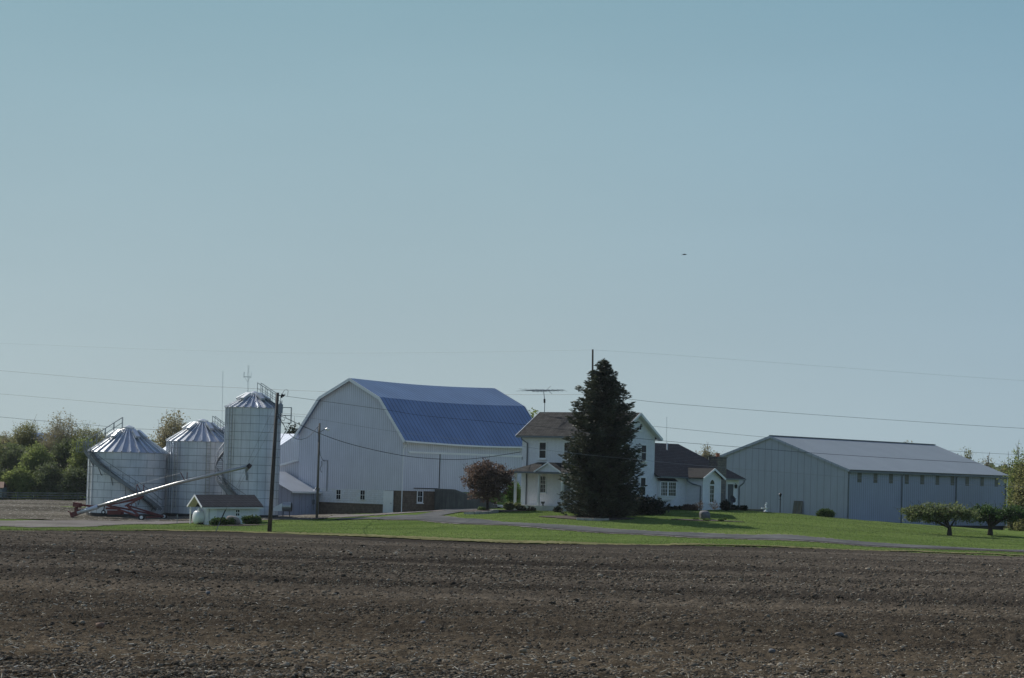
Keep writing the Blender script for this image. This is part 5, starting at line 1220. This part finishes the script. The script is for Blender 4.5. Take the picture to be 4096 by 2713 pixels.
# lamp post, fountain, low wall, leaning door, dish
p = W(3120, 2054, 254); t = thing('lamp_post', p, 'black garden lamp post on the lawn in front of the shed', 'lamp post')
MB().tube([(0, 0, -.1), (0, 0, 1.65)], .045, 8).tube([(-.18, 0, 1.42), (.1, 0, 1.42)], .02, 6).build('post', m_iron, t)
ln_ = MB().lathe([(.05, 1.65), (.08, 1.7), (.14, 1.92), (.17, 1.93), (.1, 2.02), (.03, 2.08)], n=8).build('lantern', m_iron, t)
MB().lathe([(.075, 1.72), (.125, 1.9)], n=8).build('lantern_glass', m_glass2, ln_)
p = W(3063, 2048, 255.5); t = thing('garden_fountain', p, 'white figure fountain with a shallow basin on the lawn', 'fountain')
MB().lathe([(.2, 0), (.22, .05), (.1, .12), (.07, .2), (.1, .3), (.24, .38), (.26, .42), (.2, .42), (.05, .39)], n=20).build('basin', m_tank, t, smooth=True)
MB().tube([(0, 0, .38), (.01, 0, .5), (-.02, 0, .62), (.01, 0, .74), (.02, 0, .82)], [.1, .085, .06, .09, .035], 10).tube([(.02, 0, .8), (.03, 0, .86), (.03, 0, .94), (.03, 0, .98)], [.03, .055, .055, .02], 10).tube([(-.05, 0, .74), (-.12, -.03, .66), (-.08, -.08, .6)], .025, 6).tube([(.07, 0, .76), (.13, -.03, .84), (.1, -.04, .94)], .023, 6).build('statue', m_tank, t, smooth=True)
MB().lathe([(.42, -.15), (.42, .02), (.38, .02)], n=20).build('plinth', m_conc, t)
MB().lathe([(.1, 0), (.14, .06), (.09, .12)], (-.38, -.1, .3), 12).build('side_bowl', m_tank, t)
a, b = W(2986, 2048, 262), W(3052, 2049, 262); t = thing('low_trough', (a+b)/2, 'long low grey trough against the shed behind the fountain', 'trough')
mb = MB(); mb.beam(a+Vector((0, 0, .02)), b+Vector((0, 0, .02)), .5, .5); mb.beam(a+Vector((-.03, 0, .28)), b+Vector((.03, 0, .28)), .6, .05); mb.build('trough_wall', m_conc, t, world=True)
dl = Sf.L(3192, 2062, 'y', -.05); w0 = Sf.L(3174, 2035, 'y', -.1).x; w1 = Sf.L(3211, 2035, 'y', -.1).x; zt_ = Sf.L(3192, 2004, 'y', -.1).z
t = thing('leaning_door', Sf.m @ Vector(((w0+w1)/2, -.3, 0)), 'weathered grey panelled door leaning against the shed gable', 'door', rz=Sf.rz)
hw_ = (w1-w0)/2
mb = MB(); mb.add([(-hw_, -.35, -.4), (hw_, -.35, -.4), (hw_, -.3, -.4), (-hw_, -.3, -.4), (-hw_*.92, .18, zt_), (hw_*1.0, .18, zt_), (hw_*1.0, .23, zt_), (-hw_*.92, .23, zt_)], [(0, 1, 5, 4), (1, 2, 6, 5), (2, 3, 7, 6), (3, 0, 4, 7), (4, 5, 6, 7), (0, 3, 2, 1)]); db = mb.build('door_leaf', m_lwood, t)
mb = MB()
for x_ in (-hw_*.8, 0, hw_*.8): mb.beam((x_, -.37, -.3), (x_*.97, .16, zt_-.05), .12, .04)
for f in (.05, .45, .95): mb.beam((-hw_*.85, -.375+.53*f, -.3+(zt_+.25)*f), (hw_*.9, -.375+.53*f, -.3+(zt_+.25)*f), .04, .14)
mb.build('door_rails', m_conc, db)
c = W(2929, 1998, 255); t = thing('satellite_dish', W(2921, 2030, 255), 'dark round satellite dish on a short post beside the far door', 'satellite dish')
ax_ = Vector((.55, -.6, .35)).normalized(); sx = ax_.cross(Vector((0, 0, 1))).normalized(); sy = sx.cross(ax_)
V = []; F = []
for i, q_ in enumerate((0, .25, .5, .75, 1)):
    for k in range(20):
        a = 6.283*k/20; V.append(c+(sx*math.cos(a)+sy*math.sin(a))*.4*q_+ax_*(.1*q_*q_))
for i in range(4):
    for k in range(20): F.append((i*20+k, i*20+(k+1) % 20, (i+1)*20+(k+1) % 20, (i+1)*20+k))
nV = len(V); V += [v-ax_*.02 for v in V]; F += [tuple(nV+i for i in f[::-1]) for f in F]+[(80+k, nV+80+k, nV+80+(k+1) % 20, 80+(k+1) % 20) for k in range(20)]
rawmesh('dish', V, F, m_iron, t, world=True)
MB().tube([c+ax_*.02, c+ax_*.45-sy*.1], .015, 5).tube([c+ax_*.42-sy*.1, c+ax_*.5-sy*.1], .05, 8).build('feed_horn', m_steel, t, world=True)
MB().tube([c-ax_*.03, W(2922, 2010, 255.1), W(2921, 2036, 255)], .035, 6).build('post', m_steel, t, world=True)

# ------------------------------------------------------------------ trees behind
def ftree(px, pytop, pybase, Y, wpx, li, label, name='woodland_tree', shell=.35, dens=1., seed=0, bark=m_lbark, sparse=False, group='trees beyond the far field'):
    if sparse and group == 'trees beyond the far field': wpx *= 1.45; dens *= 1.7
    base = W(px, pybase, Y); base.z = G(base.x, base.y)-.2; s = Y/FPX; top = W(px, pytop, Y).z-base.z; rnd = random.Random(seed); r = wpx*s/2
    lo = (.02*top if not sparse else .22*top) if group != 'trees at the right end of the shed' else -.22*top
    ells = []
    for k in range(6):
        a = k*1.05+rnd.random(); q_ = rnd.uniform(.3, .6)
        ells.append((math.cos(a)*r*q_, math.sin(a)*r*q_, lo+(top-lo)*(rnd.uniform(.18, .68) if not sparse else rnd.uniform(.35, .72)), r*rnd.uniform(.45, .6), r*rnd.uniform(.45, .6), (top-lo)*rnd.uniform(.2, .32)))
    ells.append((0, 0, top-(top-lo)*.27, r*.62, r*.62, (top-lo)*.27))
    n = int(520*dens)
    return tree(name, base, ells, n, 14 if not sparse else 12, .5+r*.06, .17 if not sparse else .13, l_far[li], bark, .17, label, group=group, seed=200+seed, shell=shell, limbs=22, twigs=60 if sparse else 20, fork=.4, twigr=.035)
T_ = [(245, 1655, 1985, 425, 150, 3, 'tallest airy tree with brownish new leaves at far left', 1.1, True), (330, 1690, 1985, 422, 120, 1, 'olive green tree just right of the tallest airy one', 1.1, True), (395, 1722, 1985, 430, 95, 3, 'thin brown tree between the woodland and the low grain bin', .8, True),
      (105, 1684, 1985, 430, 110, 1, 'olive tree left of the gap showing a blue roof', 1.1, True), (20, 1722, 1985, 440, 120, 3, 'bare looking brown tree at the left edge of the picture', 1., True), (-70, 1700, 1985, 440, 140, 1, 'olive tree just beyond the left edge of the picture', 1., False),
      (140, 1768, 1992, 414, 150, 2, 'broad fresh green tree low in the middle of the woodland edge', 1.4, False), (255, 1752, 1992, 418, 140, 0, 'dark green tree under the tallest airy one', 1.4, False), (330, 1745, 1992, 412, 150, 2, 'broad yellow green tree nearest the low grain bin', 1.5, False), (400, 1755, 1992, 410, 110, 0, 'dark tree touching the edge of the low grain bin', 1.3, False),
      (45, 1778, 1992, 416, 120, 0, 'dark green tree at the lower left of the woodland', 1.4, False), (-10, 1765, 1992, 420, 130, 1, 'olive bush like tree at the left picture edge', 1.3, False), (190, 1850, 1995, 408, 150, 0, 'dark low tree at the foot of the woodland, middle', 1.5, False), (80, 1870, 1995, 407, 130, 2, 'green low tree at the foot of the woodland, left', 1.4, False), (300, 1870, 1995, 406, 140, 0, 'dark low tree at the foot of the woodland, right', 1.5, False), (410, 1860, 1995, 405, 110, 2, 'green low tree at the foot of the woodland beside the bin', 1.3, False), (0, 1880, 1995, 409, 110, 0, 'dark low tree at the foot of the woodland at the picture edge', 1.4, False)]
for i, (px, a, b, Y, w_, li, lb, dn_, sp__) in enumerate(T_): ftree(px, a, b, Y, w_, li, lb, dens=dn_, seed=i, sparse=sp__)
ftree(680, 1652, 2000, 330, 200, 3, 'airy brown leaved tree behind the gap between low and medium bins', seed=30, sparse=True, dens=1.6, group=None)
ftree(1160, 1690, 2000, 330, 95, 4, 'dark pine behind the barn, right of the tallest grain bin', name='pine_tree', seed=31, dens=1.3, group=None)
ftree(1180, 1722, 2000, 330, 40, 1, 'small olive tree beside the dark pine behind the barn', seed=37, dens=.8, group=None)
ftree(2125, 1638, 2000, 330, 110, 2, 'yellow green tree showing between barn roof and farmhouse roof', seed=32, dens=1.3, group=None)
gb = 'thin trees behind the shed and wing'
for i, (px, a, w_, li, lb) in enumerate(((2822, 1782, 60, 3, 'bare budding tree behind the chimney, the left one'), (2856, 1796, 44, 3, 'bare budding tree behind the chimney, the right one'), (2785, 1806, 30, 3, 'small bare tree peeping over the wing roof'), (3862, 1790, 46, 1, 'sparse tree above the right slope of the shed roof'), (3945, 1818, 56, 3, 'bare twiggy tree above the right end of the shed roof'), (3625, 1757, 14, 3, 'bare twig tips peeping over the shed ridge'))):
    ftree(px, a, 2010, 370, w_, li, lb, seed=40+i, sparse=True, dens=.4, group=gb)
for i, (px, a, b, Y, w_, li, lb, sp__) in enumerate(((4075, 1800, 2100, 300, 110, 2, 'yellow green tree overlapping the right end of the shed', True), (4120, 1830, 2100, 290, 140, 1, 'olive tree cut by the right picture edge', False), (4070, 1930, 2105, 312, 100, 3, 'brownish shrubby tree right of the shed end', False), (4110, 1990, 2120, 300, 110, 0, 'dark low tree in the right picture corner beyond the shed', False), (4020, 1850, 2100, 350, 60, 1, 'olive tree just behind the right end of the shed', False))):
    ftree(px, a, b, Y, w_, li, lb, seed=50+i, sparse=sp__, dens=1.3, group='trees at the right end of the shed')
# far woods as one mass
def woods(name, x0, x1, Y, h0, h1, label, n=9000, li=0, leaf=.9, dep=60, seed=1):
    rr = np.random.RandomState(seed); X = x0+(x1-x0)*rr.rand(n); Yy = Y+dep*rr.rand(n)
    g = T(X, Yy)-(np.maximum(Yy-1000, 0))*.004; top = h0+(h1-h0)*vn(X/22, X*0, seed)+3*vn(X/6, Yy/6, seed+1)
    C = np.stack([X, Yy, g+top*(.05+.95*rr.rand(n)**.8)], -1)
    V, F = quads(C, leaf*(.5+rr.rand(n)), rr, .8)
    tag(rawmesh(name, V, F, l_far[li]), label, 'woodland', kind='stuff')
woods('woodland_undergrowth', -105, -60, 415, 4, 7.5, 'dark undergrowth filling the woodland at far left', 16000, 0, .4, 25, 3)
woods('far_woods', -260, -20, 700, 9, 15, 'distant treeline on the left horizon', 14000, 0, .9, 60, 4)
woods('far_woods', 20, 420, 900, 9, 16, 'distant bluish treeline on the right horizon', 18000, 0, 1.1, 80, 5)
# far building roof in the woodland gap and a small house at the edge
p = W(155, 1750, 480); t = thing('far_barn', (p.x, p.y, ZE-5.4), 'blue roofed barn glimpsed through the gap in the woodland', 'barn')
zt_ = p.z-(ZE-5.4)
MB().box(-3.5, 3.5, 0, 9, -.5, zt_-.9).build('wall', m_siding, t)
MB().slab([(-3.8, -.3, zt_-.9), (3.8, -.3, zt_-.9), (3.8, 4.5, zt_+.9), (-3.8, 4.5, zt_+.9)], .1).slab([(-3.8, 9.3, zt_-.9), (3.8, 9.3, zt_-.9), (3.8, 4.51, zt_+.9), (-3.8, 4.51, zt_+.9)], .1).build('roof', m_blue, t)
p = W(0, 1985, 402); t = thing('small_house', p, 'small brown roofed house at the left edge behind the fence', 'house')
MB().box(-4, .3, 0, 4, -.3, 1.4).build('wall', m_gdoor, t); MB().slab([(-4.2, -.3, 1.35), (.6, -.3, 1.35), (.2, 2, 2.3), (-4.2, 2, 2.3)], .1).slab([(-4.2, 4.3, 1.35), (.6, 4.3, 1.35), (.2, 2.01, 2.3), (-4.2, 2.01, 2.3)], .1).build('roof', m_rock[2], t)
# board fence
p = W(0, 2000, 399); t = thing('board_fence', (p.x, p.y, G(p.x, p.y)), 'weathered board fence between the far field and the woodland', 'fence')
rl = MB()
for k in range(26):
    X = -90+k*2.4
    z0, z1 = G(X, 399), G(X+2.4, 399)
    MB().beam((X, 399, z0-.3), (X, 399, z0+1.35), .22).build('fence_post', m_fence, t, world=True)
    for hh in (.45, .85, 1.22): rl.beam((X, 398.9, z0+hh), (X+2.4, 398.9, z1+hh), .05, .17)
rl.build('rails', m_fence2, t, world=True)

# ------------------------------------------------------------------ haze
HZ = .000045
hm = bpy.data.materials.new('haze_air'); hm.use_nodes = True; nt = hm.node_tree; nt.nodes.remove(nt.nodes['Principled BSDF'])
pv = nt.nodes.new('ShaderNodeVolumePrincipled'); pv.inputs['Density'].default_value = HZ; pv.inputs['Color'].default_value = (.86, .93, 1, 1); pv.inputs['Anisotropy'].default_value = .3
nt.links.new(pv.outputs[0], nt.nodes['Material Output'].inputs['Volume'])
tag(MB().box(-2600, 2600, -60, 2600, -24, 95).build('haze', hm), 'thin pale haze in the air between the farm and the horizon', 'haze', kind='stuff')

# ------------------------------------------------------------------ light, sky, view
SKYK = 10.
SD = Vector((-.69, .724, 0)).normalized(); EL = rad(38)
sun = bpy.data.lights.new('sun', 'SUN'); sun.energy = 4.4; sun.angle = rad(.5); sun.color = (1, .95, .87)
so = bpy.data.objects.new('sun', sun); col.objects.link(so)
sd = Vector((SD.x*math.cos(EL), SD.y*math.cos(EL), math.sin(EL)))
so.rotation_euler = sd.to_track_quat('Z', 'Y').to_euler(); so.location = (-50, 200, 120)
w = bpy.data.worlds.new('World'); sc.world = w; w.use_nodes = True; nt = w.node_tree
sky = nt.nodes.new('ShaderNodeTexSky'); sky.sky_type = 'NISHITA'; sky.sun_disc = False; sky.sun_elevation = EL; sky.sun_rotation = math.atan2(sd.x, sd.y)
sky.air_density = 1.0; sky.dust_density = .6; sky.ozone_density = 2.0; sky.altitude = 200
bg = nt.nodes['Background']; bg.inputs[1].default_value = .1
tc = nt.nodes.new('ShaderNodeTexCoord'); sep = nt.nodes.new('ShaderNodeSeparateXYZ'); nt.links.new(tc.outputs['Generated'], sep.inputs[0])
el_ = ramp(nt, sep.outputs[2], [(0, (.38, .48, .515)), (.06, (.35, .46, .51)), (.13, (.295, .43, .49)), (.21, (.225, .385, .455)), (.5, (.18, .265, .41)), (1, (.135, .19, .33))])
side = ramp(nt, mth(nt, 'MULTIPLY_ADD', sep.outputs[0], .5, .5), [(.25, (1.04, 1.02, 1.)), (.5, (1, 1, 1)), (.62, (.86, .92, 1.0)), (1, (.72, .82, 1.0))])
cl_ = noise(nt, scaled(nt, tc.outputs['Generated'], (1.2, 1.2, 5)), 2.2, 4, .5)
veil = ramp(nt, cl_, [(.35, .97), (.65, 1.03)])
vm = nt.nodes.new('ShaderNodeVectorMath'); vm.operation = 'MULTIPLY'; nt.links.new(mixc(nt, 1., el_, side, 'MULTIPLY'), vm.inputs[0]); nt.links.new(veil, vm.inputs[1])
vs_ = nt.nodes.new('ShaderNodeVectorMath'); vs_.operation = 'SCALE'; nt.links.new(vm.outputs[0], vs_.inputs[0]); vs_.inputs['Scale'].default_value = SKYK
nt.links.new(mixc(nt, .05, vs_.outputs[0], sky.outputs[0]), bg.inputs[0])
sc.view_settings.view_transform = 'Standard'; sc.view_settings.look = 'None'; sc.view_settings.exposure = 0; sc.view_settings.gamma = 1
sc.render.engine = 'CYCLES'; sc.cycles.max_bounces = 6; sc.cycles.transparent_max_bounces = 4
